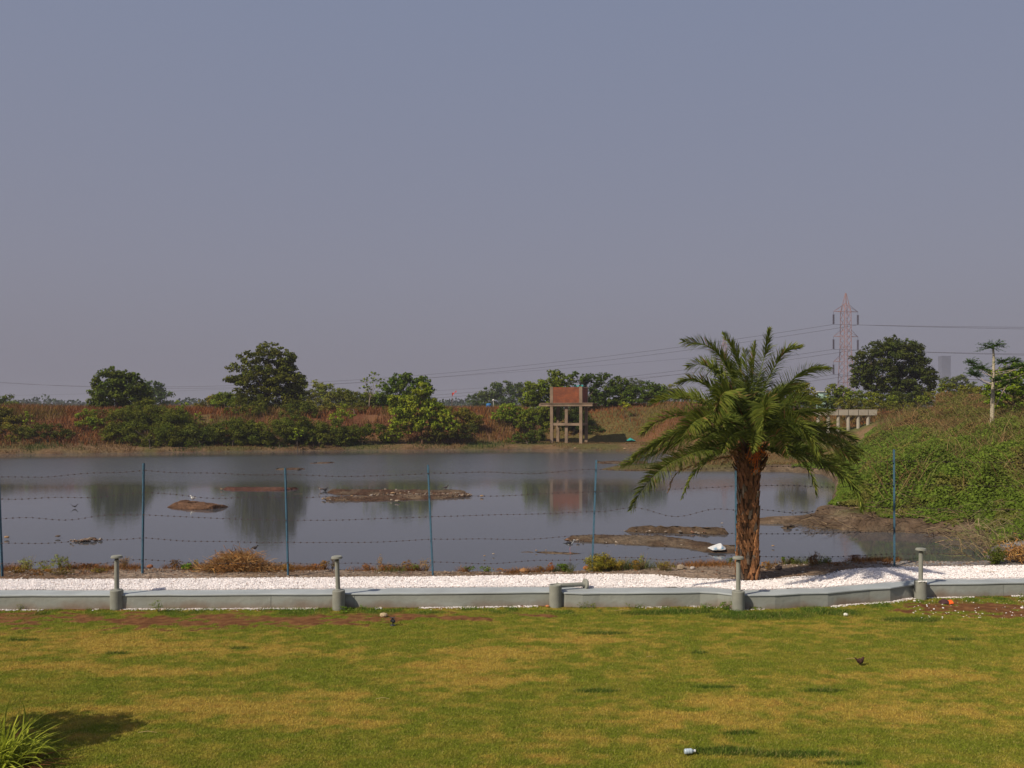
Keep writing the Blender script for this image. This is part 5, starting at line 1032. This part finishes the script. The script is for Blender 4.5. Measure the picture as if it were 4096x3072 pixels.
# ------------------------------------------------------------------ concrete trestle
def trestle():
    D = 78.0; s = D/F; M_ = mat('pale_concrete', (.36, .32, .26), .9, .15, 1.5, .2, 8)
    zt = P(0, 1641, D)[2]; zb = P(0, 1661, D)[2]; x0 = (3230-2048)*s; x1 = (3505-2048)*s
    t_ = thing('concrete_trestle', 'pale concrete beam carried on short round columns on the right far bank', 'trestle', ((x0+x1)/2, D, 2.2))
    xs_ = [3230, 3270, 3310, 3350, 3390, 3430, 3469, 3505]
    for i_ in range(7):
        a = (xs_[i_]-2048)*s; c = (xs_[i_+1]-2048)*s; B().box(((a+c)/2, D, (zt+zb)/2), (c-a-.07, .5, zt-zb)).build('beam', M_, t_)
    B().box(((x0+x1)/2, D, zt+.032), (x1-x0+.1, .506, .06)).build('deck', M_, t_)
    B().box(((x0+x1)/2, D+.02, (zt+zb)/2-.02), (x1-x0-.12, .3, zt-zb-.08)).build('joint_core', M_joint, t_)
    for i_, px in enumerate(xs_[1:-1]):
        x = (px+3-2048)*s; zl = P(0, [1700, 1695, 1692, 1709, 1708, 1682][i_], D)[2]-.15; B().lathe([(0, zl-1.5), (.16, zl-1.5), (.15, zb-.004), (0, zb-.004)], (x, D, 0), 14).build('column', M_, t_)
trestle()

# ------------------------------------------------------------------ pylons and lines
M_steel = mat('faded_red_white_steel', (.30, .165, .15), .7, .15, .15)
M_ins = mat('insulator_glaze', (.07, .045, .06), .4, .1)
def pylon(name, label, px, D, top, k=1.0, detail=True):
    s = D/F; base = P(px, 1655+3.55/s*0+0, D); x = base[0]; z0 = 3.0; zt = P(0, top, D)[2]; Ht = zt-z0
    t_ = thing(name, label, 'pylon', (x, D, z0), 'steel lattice pylons'); yaw = .18
    R = np.array([[math.cos(yaw), -math.sin(yaw), 0], [math.sin(yaw), math.cos(yaw), 0], [0, 0, 1]])
    hw = lambda f: np.interp(f, [0, .22, .55, .85, .92, 1], [2.5, 1.7, 1.2, 1.1, .6, .05])*k
    q = lambda a, c, f: R@np.array([a*hw(f), c*hw(f), 0])+np.array([x, D, z0+Ht*f])
    b_ = B(); th = .07*k; lv = [0, .10, .19, .27, .335, .395, .45, .505, .56, .615, .67, .725, .785, .85, .92]
    for a in (-1, 1):
        for c in (-1, 1): b_.tube([q(a, c, f) for f in (0, .22, .55, .85, .92, 1)], th*1.35, 4)
    for i_ in range(len(lv)-1):
        f0, f1 = lv[i_], lv[i_+1]
        for (a, c), (d, e_) in [((-1, -1), (1, -1)), ((1, -1), (1, 1)), ((1, 1), (-1, 1)), ((-1, 1), (-1, -1))]:
            b_.tube([q(a, c, f0), q(d, e_, f1)], th*.7, 3, cap=False); b_.tube([q(d, e_, f0), q(a, c, f1)], th*.7, 3, cap=False)
            if i_ in (0, 3, 8, 13): b_.tube([q(a, c, f0), q(d, e_, f0)], th*.7, 3, cap=False)
    b_.build('tower_frame', M_steel, t_)
    ends = []
    for fz in (.848, .645, .44):
        for sg in (-1, 1):
            b_ = B(); tip = R@np.array([sg*4.1*k, 0, 0])+np.array([x, D, z0+Ht*fz])
            for c in (-1, 1):
                b_.tube([q(sg, c, fz), tip], th*.9, 3); b_.tube([q(sg*.9, c, fz+.055), tip], th*.8, 3)
            b_.tube([q(sg, -1, fz), (q(sg, 1, fz)+tip)/2], th*.6, 3)
            b_.build('cross_arm', M_steel, t_)
            b_ = B(); L_ = 3.0*k
            prof = []; nn = 9
            for j in range(nn): zq = -1.0*k-L_*j/nn; prof += [(.18*k, zq), (.38*k, zq-.05), (.38*k, zq-.13), (.08*k, zq-.2)]
            b_.lathe([(0, -.9*k)]+prof+[(0, -1.0*k-L_)], tip, 8); b_.tube([tip, tip-np.array([0, 0, .95*k])], .04*k, 3)
            b_.build('insulator', M_ins, t_); ends.append(tip-np.array([0, 0, 1.0*k+L_]))
    ends.append(np.array([x, D, zt])); return ends
E1 = pylon('pylon', 'tall steel lattice pylon rising beside the massive dark tree', 3383, 262, 1172)
E2 = pylon('pylon', 'far small lattice pylon half hidden behind the palm crown', 2897, 430, 1345, .95)
M_cable = mat('cable_aluminium', (.09, .08, .09), .6, .1, .2)
def cable(label, A, Bp, sag, group):
    A = np.array(A); Bp = np.array(Bp); u = np.linspace(0, 1, 60)[:, None]; p = A+(Bp-A)*u; p[:, 2] -= (4*sag*u*(1-u))[:, 0]
    b_ = B(); b_.tube(p, .045, 4, cap=False); b_.build('power_cable', M_cable, None, label=label, cat='power cable', group=group)
far_l = P(-900, 1500, 430)
nm = ['upper', 'middle', 'lower']
for i_ in range(3):
    for j, sd in enumerate(('near', 'far')):
        A = E1[i_*2+j]; Bl = far_l+np.array([(-4 if j == 0 else 6), (0 if j == 0 else 12), 13-7*i_-16*0.0]); Bl[2] = 33-7.5*i_
        cable(f'{nm[i_]} power cable sagging far to the left from the pylon, {("left" if j == 0 else "right")} arm', A, Bl, 17.5+.4*j, 'power cables left of the pylon')
        Br = np.array([A[0]+310, 150.0+8*j, A[2]+1.5]); cable(f'{nm[i_]} power cable running right from the pylon, {("left" if j == 0 else "right")} arm', A, Br, 5.5+.6*j, 'power cables right of the pylon')
for i_ in range(3):
    A = E2[i_*2]; cable(f'faint {nm[i_]} cable of the far pylon seen left of the palm', A, P(-1300, 1560+22*i_, 640), 11, 'faint cables of the far pylon')

# ------------------------------------------------------------------ far buildings
M_cream = mat('cream_plaster', (.62, .52, .30), .9, .12, .6); M_pale = mat('pale_green_paint', (.42, .60, .50), .8, .1, .5); M_roof = mat('sheet_roof', (.55, .55, .52), .6, .1, 1); M_glass = mat('dark_window', (.04, .05, .06), .3, .1)
def building(name, label, px, py_top, py_bot, w_px, D, wm, rm, wins, roof='flat'):
    s = D/F; x = (px-2048)*s; w = w_px*s; z1 = P(0, py_top, D)[2]; z0 = P(0, py_bot, D)[2]; dp = w*.8
    t_ = thing(name, label, 'building', (x, D, z0), None)
    wl = B().box((x, D+dp/2, (z0+z1)/2), (w, dp, z1-z0)).build('wall', wm, t_)
    if roof == 'flat': B().box((x, D+dp/2, z1+.09), (w+.5, dp+.5, .17)).build('roof', rm, t_)
    else:
        V = np.array([[x-w/2-.3, D-.3, z1+.01], [x+w/2+.3, D-.3, z1+.01], [x+w/2+.3, D+dp+.3, z1+.01], [x-w/2-.3, D+dp+.3, z1+.01], [x-w/2-.3, D+dp/2, z1+w*.16], [x+w/2+.3, D+dp/2, z1+w*.16]])
        mesh('roof', V, [np.array([[0, 1, 5, 4], [2, 3, 4, 5], [3, 2, 1, 0]]), np.array([[1, 2, 5], [3, 0, 4]])], rm, t_)
    for (fx, fz, fw, fh) in wins:
        wn_ = B().box((x+fx*w, D-.02, z0+fz*(z1-z0)), (fw*w, .10, fh*(z1-z0))).build('window', M_glass, t_)
    return t_, x, D, z1, s
building('hut', 'pale green hut with white top seen between palm and bushes', 3300, 1568, 1660, 44, 170, M_pale, M_roof, [(.1, .88, .5, .05)])
t_, hx, hD, hzv, hs = building('house', 'small cream house showing between dark bushes on the far bank', 1938, 1640, 1672, 46, 112, M_cream, mat('yellow_trim', (.60, .36, .08), .8), [(.22, .55, .2, .35)])
tk = thing('roof_tank', 'small blue water tank on the cream house', 'water tank', (hx+.55, hD+.6, hzv+.18)); B().lathe([(0, 0), (.36, 0), (.36, .55), (.30, .66), (.10, .72), (0, .72)], (hx+.55, hD+.6, hzv+.18), 16).build('tank_body', mat('blue_plastic', (.03, .16, .40), .5), tk); B().lathe([(0, .721), (.1, .721), (.1, .78), (0, .78)], (hx+.55, hD+.6, hzv+.18), 12).build('lid', M_glass, tk)
lp = thing('street_lamp', 'tiny white globe lamp on a pole behind the cream house', 'street lamp', (hx+1.1, hD+3, 3.4)); zq = P(0, 1604, hD+3)[2]
B().tube([(hx+1.1, hD+3, 3.2), (hx+1.1, hD+3, zq)], .04, 6).build('pole', M_roof, lp); B().lathe([(0, -.14), (.1, -.1), (.14, 0), (.1, .1), (0, .14)], (hx+1.1, hD+3, zq+.12), 12).build('globe', M_white, lp)
# red flag
fD = 130.; fp = P(1808, 1588, fD); fl = thing('flag', 'small red flag flying on a thin pole above the far skyline', 'flag', (fp[0], fD, 3.2))
B().tube([(fp[0], fD, 3.0), (fp[0], fD, P(0, 1570, fD)[2])], .02, 6).build('pole', M_steel, fl)
zt_ = P(0, 1571, fD)[2]; g = [[fp[0]+.03+.07*i_, fD+.05*math.sin(i_), zt_-.28*j-.02*i_*(1-j)+.03*i_*j+.25*(i_/9)] for j in (0, 1, 2) for i_ in range(10)]; k = (np.arange(2)[:, None]*10+np.arange(9)[None]).ravel()
c_ = mesh('cloth', np.array(g), np.stack([k, k+1, k+11, k+10], 1), mat('red_cloth', (.70, .06, .03), .8), fl); c_.modifiers.new('s', 'SOLIDIFY').thickness = .01
# faint tower block on the far horizon
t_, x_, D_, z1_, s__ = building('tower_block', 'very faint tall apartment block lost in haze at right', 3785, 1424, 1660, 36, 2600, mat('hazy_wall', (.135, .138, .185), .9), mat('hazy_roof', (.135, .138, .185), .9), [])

# ------------------------------------------------------------------ stones and litter in and round the pond
def stone(label, px, py, w, col=(.34, .22, .13), z=0.02, group='stones on the mud banks', h=.6, name='stone', cat='stone'):
    D = GD(py, z); c = P(px, py, D); r_ = w*D/F/2; r = np.random.default_rng(int(px*3+py)); nu, nv = 9, 6; V = []
    for j in range(nv+1):
        th = math.pi*j/nv
        for i_ in range(nu): ph = 2*math.pi*i_/nu; k_ = 1+.30*(r.random()-.5); V.append([c[0]+r_*k_*math.sin(th)*math.cos(ph), c[1]+r_*k_*.8*math.sin(th)*math.sin(ph), c[2]+r_*h*k_*math.cos(th)+r_*h*.45])
    i = (np.arange(nv)[:, None]*nu+np.arange(nu)[None]).ravel(); i2 = (np.arange(nv)[:, None]*nu+(np.arange(nu)[None]+1) % nu).ravel()
    return mesh(name, np.array(V), np.stack([i, i+nu, i2+nu, i2], 1), M_vc, None, col=np.array(col), label=label, cat=cat, group=group)
S = [
 ('knobbly stone at the left tip of the long mud bank', 1292, 1996, 16), ('second small stone from the left tip of the long mud bank', 1308, 1994, 13), ('upright stone on the front ridge, left third of the long mud bank', 1408, 1984, 15), ('low stone beside the upright one on the long mud bank', 1396, 1988, 12),
 ('pale round stone at the water edge in the middle of the long mud bank', 1566, 2000, 15), ('flat pale slab at the water edge right of the round stone', 1590, 2005, 26), ('largest clod on the rear ridge of the long mud bank', 1573, 1974, 26), ('leaning tall clod right of the largest clod', 1602, 1974, 16), ('small clod left of the largest clod on the rear ridge', 1548, 1974, 12),
 ('stone left of the fence post on the long mud bank', 1680, 1990, 14), ('stone just right of the fence post on the long mud bank', 1766, 1980, 14), ('paired stones near the right end of the long mud bank', 1818, 1978, 20), ('stone near the right tip of the long mud bank', 1850, 1978, 18), ('last stone at the right tip of the long mud bank', 1868, 1984, 12), ('lone stone in the water right of the long mud bank', 1927, 1985, 20),
 ('broad brown clod on the upper mud spit left of the palm', 2800, 2118, 40), ('second clod beside the broad one on the upper mud spit', 2830, 2122, 30), ('rounded clod at the right slope of the upper mud spit', 2857, 2126, 24),
 ('small stone on the lower mud spit near the fence post', 2612, 2163, 9), ('tiny pale stone on the middle of the lower mud spit', 2726, 2180, 11), ('dark lump behind the plastic bag', 2912, 2184, 14),
 ('orange stone at the left part of the thin mud strip', 2145, 2202, 12), ('second orange stone on the thin mud strip', 2184, 2201, 10), ('brown stone in the shallow water left of the thin mud strip', 1938, 2224, 12), ('pale stone on the small floating mud patch', 1974, 2216, 14),
 ('tan stone in the water by the leftmost post', 28, 2150, 26), ('thin dark drifting slab left of the first lamp', 232, 2146, 26), ('dark jagged rock in the left shallow water', 372, 2157, 32), ('brown rock left of the jagged rock', 348, 2160, 22), ('flat stone at the left end of the rock group', 292, 2168, 14),
 ('dark rock with its reflection right of the palm trunk', 3150, 2104, 44), ('small dark stone near the right rock', 3188, 2106, 18), ('small dark stone in water right of the palm trunk', 3170, 2044, 12), ('tiny stone in the lower water right of the palm trunk', 3092, 2184, 15),
 ('tiny stone in the water behind the left islet', 886, 1957, 13), ('flat pale stone at the foot of the left islet', 2888, 2093, 13), ('dark lump on the small far mud streak', 1196, 1878, 26),
 ('white stone at the far waterline below the brick tank', 2262, 1790, 14), ('pale rubble stone right of the tank columns', 2352, 1757, 18), ('second pale rubble stone further right of the tank', 2390, 1754, 22), ('small bright stone on the bank right of the tank', 2408, 1752, 12), ('small stone at the far waterline left of the tank', 2140, 1792, 12), ('stone by the far waterline right of the tank', 2300, 1794, 16), ('brown stone on the far waterline under the teal sheet', 2500, 1796, 18)]
for q_ in S:
    far_ = q_[2] < 1800; c_ = (.36, .29, .22) if ('white' in q_[0] or 'pale' in q_[0] or 'bright' in q_[0]) else ((.10, .07, .05) if 'dark' in q_[0] else (.32, .20, .11))
    if far_: D_q = 86.5; zq = max(.05, hz1((q_[1]-2048)/F*D_q, D_q)); D_q = GD(q_[2], zq) if q_[2] > 1700 else D_q; D_q = min(max(D_q, 84), 92); zq = hz1((q_[1]-2048)/F*D_q, D_q)
    o = stone(q_[0], q_[1], q_[2], q_[3]*.82, c_, z=(zq if far_ else .05), h=.35 if ('flat' in q_[0] or 'slab' in q_[0]) else .42, group='stones at the far waterline' if far_ else 'stones on the mud banks')
    o.name = 'stone'
for q_ in [('white stone lying on the lawn below the fourth lamp', 3383, 2458, 20, (.70, .68, .58)), ('broken piece of pale kerb near the black spotlight', 1534, 2462, 32, (.50, .38, .24)), ('white lump of gravel at the right lamp foot', 3658, 2402, 12, (.72, .66, .60)), ('small white chunk on the red soil below the right lamp', 3736, 2434, 8, (.8, .76, .72)), ('white chunk near the orange rag', 3773, 2430, 8, (.8, .76, .72)), ('white pebble cluster stone at the right edge of the red soil', 4088, 2430, 12, (.8, .72, .70)), ('orange brick fragment beside the broken bollard base', 2190, 2424, 17, (.52, .20, .08))]:
    stone(q_[0], q_[1], q_[2]+3, q_[3], q_[4], z=ZL+.01, group=None, name='stone')
for q_ in [('pale stone on the soil left of the palm', 2770, 2272, 22, (.42, .38, .36)), ('brown flat stone left of the pale one near the palm', 2725, 2270, 34, (.28, .22, .16)), ('dark stone at the right foot of the palm trunk', 3115, 2272, 30, (.10, .07, .06)), ('red clod on the left bank behind the first lamp', 385, 2262, 20, (.30, .11, .05)), ('red clod right of the second fence post', 600, 2266, 26, (.24, .10, .05)), ('white stone on the gravel edge at right', 3835, 2268, 12, (.8, .78, .75)), ('rusty clod left of the water notch near the middle', 2095, 2284, 36, (.34, .17, .07)), ('red clod right of the fifth fence post', 2345, 2272, 26, (.34, .13, .05))]:
    stone(q_[0], q_[1], q_[2]+3, q_[3], q_[4], z=.37, group='clods and stones on the near bank', name='stone')
# crumpled plastic bag
def crumple(name, label, cat, outline, z0, hgt, D, colfn, seed, matn=M_vc):
    r = np.random.default_rng(seed); s = D/F; n_ = 9; cx = np.mean([p[0] for p in outline]); cz = min(P(0, p[1], D)[2] for p in outline)
    V = []; q = np.array([[(p[0]-2048)*s, P(0, p[1], D)[2]-cz] for p in outline]); N_ = len(q)
    for layer, dy in ((0, -.22), (1, -.10), (2, .02), (3, .14)):
        k = [.35, .85, 1.0, .55][layer]; cc0 = np.array([q[:, 0].mean(), 0])
        for p in q: V.append([cc0[0]+(p[0]-cc0[0])*(k*.5+.5)+(r.random()-.5)*.02, D+dy*hgt, z0+p[1]*k+(r.random()-.5)*.012])
    V = np.array(V); k_ = np.arange(N_); Q = [np.stack([l*N_+k_, l*N_+(k_+1) % N_, (l+1)*N_+(k_+1) % N_, (l+1)*N_+k_], 1) for l in range(3)]
    V = np.vstack([V, V[:N_].mean(0)[None], V[-N_:].mean(0)[None]]); c0 = 4*N_
    T = np.vstack([np.stack([np.full(N_, c0), k_, (k_+1) % N_][::-1], 1), np.stack([np.full(N_, c0+1), 3*N_+k_, 3*N_+(k_+1) % N_], 1)])
    return mesh(name, V, [np.vstack(Q), T], matn, None, col=colfn(V), label=label, cat=cat)
Db = GD(2190, .10); bag_c = lambda V: np.where((vnoise(V[:, 0]*14, V[:, 2]*22, 5) > .73)[:, None], np.array([.05, .22, .38]), np.array([.62, .61, .60]))
crumple('plastic_bag', 'crumpled white plastic bag with blue print lying on the mud left of the palm', 'plastic bag', [(2830, 2192), (2845, 2184), (2862, 2178), (2872, 2174), (2882, 2172), (2888, 2175), (2894, 2182), (2900, 2188), (2890, 2191), (2875, 2193), (2860, 2194), (2845, 2193)], .07, 1.2, Db, bag_c, 3)
Db = GD(2412, ZL); crumple('rag', 'bright orange rag on the red soil at the right wall foot', 'rag', [(3776, 2418), (3782, 2412), (3790, 2409), (3800, 2406), (3806, 2407), (3802, 2411), (3792, 2414), (3784, 2419)], ZL, .5, Db, lambda V: np.broadcast_to(np.array([.80, .12, .02]), (len(V), 3)), 4)
Db = GD(2414, ZL); crumple('rag', 'dark maroon rag left of the orange rag', 'rag', [(3755, 2420), (3760, 2408), (3770, 2402), (3780, 2402), (3790, 2408), (3778, 2412), (3765, 2416)], ZL, .5, Db+.02, lambda V: np.broadcast_to(np.array([.07, .03, .03]), (len(V), 3)), 5)
# plastic bottle on the lawn
def bottle():
    D = GD(3020, ZL); s = D/F; x = (2757-2048)*s; t_ = thing('plastic_bottle', 'empty pale blue plastic bottle lying on the lawn at the bottom', 'bottle', (x, D, ZL))
    m_ = mat('cloudy_plastic', (.42, .50, .56), .35, .15, 30, spec=.5); c0 = np.array([x-.048, D, ZL+.035]); c1 = np.array([x+.05, D+.01, ZL+.038])
    along([(0, 0), (.022, 0), (.027, .01), (.026, .03), (.028, .035), (.026, .05), (.027, .07), (.012, .092), (.011, .10), (0, .10)], c0, c1).build('bottle_body', m_, t_)
    along([(0, .101), (.014, .101), (.014, .113), (0, .113)], c0, c1).build('cap', M_white, t_)
bottle()
# little garden spotlight
def spot():
    D = GD(2503, ZL); s = D/F; x = (1571-2048)*s; M_ = mat('black_plastic', (.025, .025, .03), .4, .1, 20); t_ = thing('garden_spotlight', 'small black garden spotlight on a spike in the lawn', 'spotlight', (x, D, ZL))
    B().tube([(x, D, ZL-.02), (x, D, ZL+.06)], .009, 8).build('spike', M_, t_)
    B().lathe([(0, 0), (.040, 0), (.044, .004), (.038, .012), (.012, .016), (0, .016)], (x, D, ZL+.004), 16).build('foot_plate', M_, t_)
    along([(0, -.03), (.018, -.03), (.028, -.015), (.031, .03), (.034, .032), (.034, .038), (0, .036)], np.array([x+.01, D, ZL+.075]), np.array([x-.04, D+.02, ZL+.105])).build('lamp_head', M_, t_)
    b_ = B(); b_.box((x-.005, D, ZL+.128), (.085, .05, .006), .1); b_.box((x, D, ZL+.112), (.02, .02, .03)); b_.build('shade', M_, t_)
spot()
# dry twigs on the lawn
for k_, (px, py, L_, a, lab) in enumerate([(2490, 2442, .30, .1, 'dry straw twig on the grass near the broken bollard'), (1530, 2795, .16, .05, 'pale straw on the lawn in the middle left'), (2600, 2628, .10, -.1, 'tiny straw on the centre of the lawn'), (590, 2930, .2, 0, 'long straw near the shadow at bottom left'), (3960, 2288, .45, .05, 'brown stick lying on the white gravel at right'), (3410, 2637, .18, -.2, 'curved straw beside the bird')]):
    zz = (ZG+.02) if py < 2300 else ZL+.03; D = GD(py, zz); c = P(px, py, D); d = np.array([math.cos(a), math.sin(a)*.6, 0])*L_/2
    B().tube([c-d, c+np.array([0, .01, .012]), c+d], [.003, .0035, .002], 4, (.42, .30, .13)).build('twig', M_twig, None, vc=True, label=lab, cat='twig')

# ------------------------------------------------------------------ birds
def bird(label, px, py, zg, length, head, cols, D=None, legs=.3, tail=(.35, .5), neck=.1, thick=.24, group=None, beak=.12, pitch=.15):
    """one continuous body swept from tail to beak; head=+1 faces right in the view"""
    D = D or GD(py, zg); c = P(px, py, D); x0, y0 = c[0], c[1]; z0 = zg; L = length; Rb = L*thick
    lz_ = L*legs
    t_ = thing('bird', label, 'bird', (x0, y0, z0), group)
    path = np.array([[-.62-tail[0]*.3, tail[1]*.9], [-.45, tail[1]*.45], [-.28, .06], [-.10, .0], [.10, .03], [.24, .10+neck*.4], [.32, .20+neck], [.40, .26+neck], [.47, .25+neck], [.47+beak, .23+neck]])
    rad = np.array([.035, .05, .13, .20, .19, .12, .085, .085, .045, .008])*thick/.20
    pts = np.stack([x0+head*path[:, 0]*L, np.full(10, y0)+path[:, 0]*L*.25, z0+lz_+Rb*.75+path[:, 1]*L], 1)
    q = np.linspace(0, 9, 28); pts2 = np.stack([np.interp(q, np.arange(10), pts[:, j]) for j in range(3)], 1); r2 = np.interp(q, np.arange(10), rad)*L
    b_ = B(); b_.tube(pts2, r2, 10); V = np.vstack(b_.V); n_ = len(V); u = np.interp((V[:, 0]-x0)*head/L, [-.7, -.3, .25, .45], [0, .3, .7, 1])
    zc = (V[:, 2]-(z0+lz_+Rb*.75))/L; top = np.array(cols[0]); bel = np.array(cols[1]); hd = np.array(cols[2]); cc = np.where((zc-np.interp((V[:, 0]-x0)*head/L, path[:, 0], path[:, 1]) < -.02)[:, None], bel, top); cc = np.where((u > .85)[:, None], hd, cc)
    b_.C = [cc]; b_.build('body', M_vc, t_, vc=True, smooth=True)
    w = B()
    for sg in (-1, 1):
        wc = np.array([x0-head*.08*L, y0+sg*Rb*.78, z0+lz_+Rb*.95]); P_ = np.array([[.20, .02], [.08, .07], [-.12, .05], [-.38, -.04+tail[1]*.15], [-.10, -.09], [.10, -.07]])
        for dy in (0, sg*.02*L): pass
        A = np.array([[wc[0]+head*p[0]*L, wc[1], wc[2]+p[1]*L] for p in P_]); A2 = A+np.array([0, sg*.03*L, 0]); k = np.arange(6)
        w.add(np.vstack([A, A2]), [np.stack([k, (k+1) % 6, (k+1) % 6+6, k+6], 1), np.array([[0, 1, 2, 3, 4, 5], [11, 10, 9, 8, 7, 6]])], np.array(cols[0])*.7)
    w.build('wing', M_vc, t_, vc=True)
    for sg in (-1, 1):
        q_ = B(); hx_ = x0+head*.02*L; q_.tube([(hx_, y0+sg*Rb*.3, z0+lz_+Rb*.2), (hx_-head*.04*L, y0+sg*Rb*.35, z0+lz_*.5), (hx_, y0+sg*Rb*.35, z0+.002)], [L*.018, L*.013, L*.011], 5, cols[3]); q_.tube([(hx_-head*.03*L, y0+sg*Rb*.35, z0+.004), (hx_+head*.09*L, y0+sg*Rb*.35, z0+.004)], L*.011, 4, cols[3]); q_.build('leg', M_vc, t_, vc=True)
bird('small dark brown bird with cocked tail standing on the lawn at right', 3441, 2660, ZL+.005, .115, 1, [(.06, .028, .02), (.045, .02, .016), (.07, .03, .02), (.05, .03, .02)], legs=.22, tail=(.35, .50), thick=.34)
bird('black winged stilt with long pink legs standing on the thin mud strip', 2280, 2213, .03, .26, 1, [(.02, .02, .025), (.7, .7, .68), (.6, .58, .55), (.55, .2, .2)], legs=.75, tail=(.1, .1), thick=.2, beak=.25)
bird('grey and white bird standing on top of the left islet', 772, 2014, .16, .24, -1, [(.35, .34, .33), (.75, .74, .72), (.6, .6, .6), (.4, .3, .2)], D=33.2, legs=.25, tail=(.2, .0))
bird('dark duck like bird left of the long mud bank, nearer to it', 1301, 1964, .0, .22, 1, [(.05, .045, .05), (.08, .07, .07), (.04, .04, .045), (.05, .04, .03)], legs=.1, tail=(.1, .05), thick=.28)
bird('brown wader at the left end of the long mud bank', 1283, 1965, .0, .24, -1, [(.10, .07, .055), (.3, .26, .22), (.10, .07, .05), (.3, .15, .1)], legs=.3, tail=(.2, .15), thick=.18)
bird('slim dark bird upright at the right part of the long mud bank', 1783, 1962, .11, .26, 1, [(.07, .06, .06), (.12, .10, .09), (.06, .05, .05), (.1, .06, .05)], D=38.2, legs=.35, tail=(.3, -.1), thick=.18, neck=.15)
bird('small white breasted bird on the mud inside the long bank', 1486, 1976, .05, .10, 1, [(.3, .28, .26), (.5, .48, .46), (.35, .33, .30), (.3, .2, .2)], D=36.0, legs=.25, tail=(.2, .1))
bird('brown dove perched on the straw heap', 1020, 2226, .74, .12, 1, [(.06, .05, .05), (.10, .08, .07), (.05, .045, .045), (.3, .1, .1)], D=17.6, legs=.12, tail=(.3, -.15), thick=.27)
bird('small swallow dark bird skimming the left water', 300, 2030, .02, .22, 1, [(.05, .045, .05), (.12, .11, .11), (.05, .045, .05), (.05, .04, .04)], legs=.1, tail=(.4, .5), thick=.12)
bird('egret like small pale bird on the root bank right of the palm', 3360, 2066, .35, .16, -1, [(.5, .46, .42), (.6, .58, .55), (.5, .46, .42), (.2, .15, .1)], D=29.3, legs=.3, tail=(.1, -.2), neck=.2, thick=.16)

# ------------------------------------------------------------------ hazy air
m = bpy.data.materials.new('hazy_air'); m.use_nodes = True; t = m.node_tree
t.nodes.remove(t.nodes['Principled BSDF']); pv = t.nodes.new('ShaderNodeVolumePrincipled')
pv.inputs['Color'].default_value = (.50, .50, .62, 1); pv.inputs['Density'].default_value = .00045; pv.inputs['Anisotropy'].default_value = 0.0
t.links.new(pv.outputs[0], t.nodes['Material Output'].inputs['Volume'])
V = np.array([[x, y, z] for z in (-2.0, 62.) for y in (-60, 6400.) for x in (-9000, 9000.)])
mesh('haze', V, np.array([[0, 2, 3, 1], [4, 5, 7, 6], [0, 1, 5, 4], [2, 6, 7, 3], [0, 4, 6, 2], [1, 3, 7, 5]]), m, None, kind='stuff')
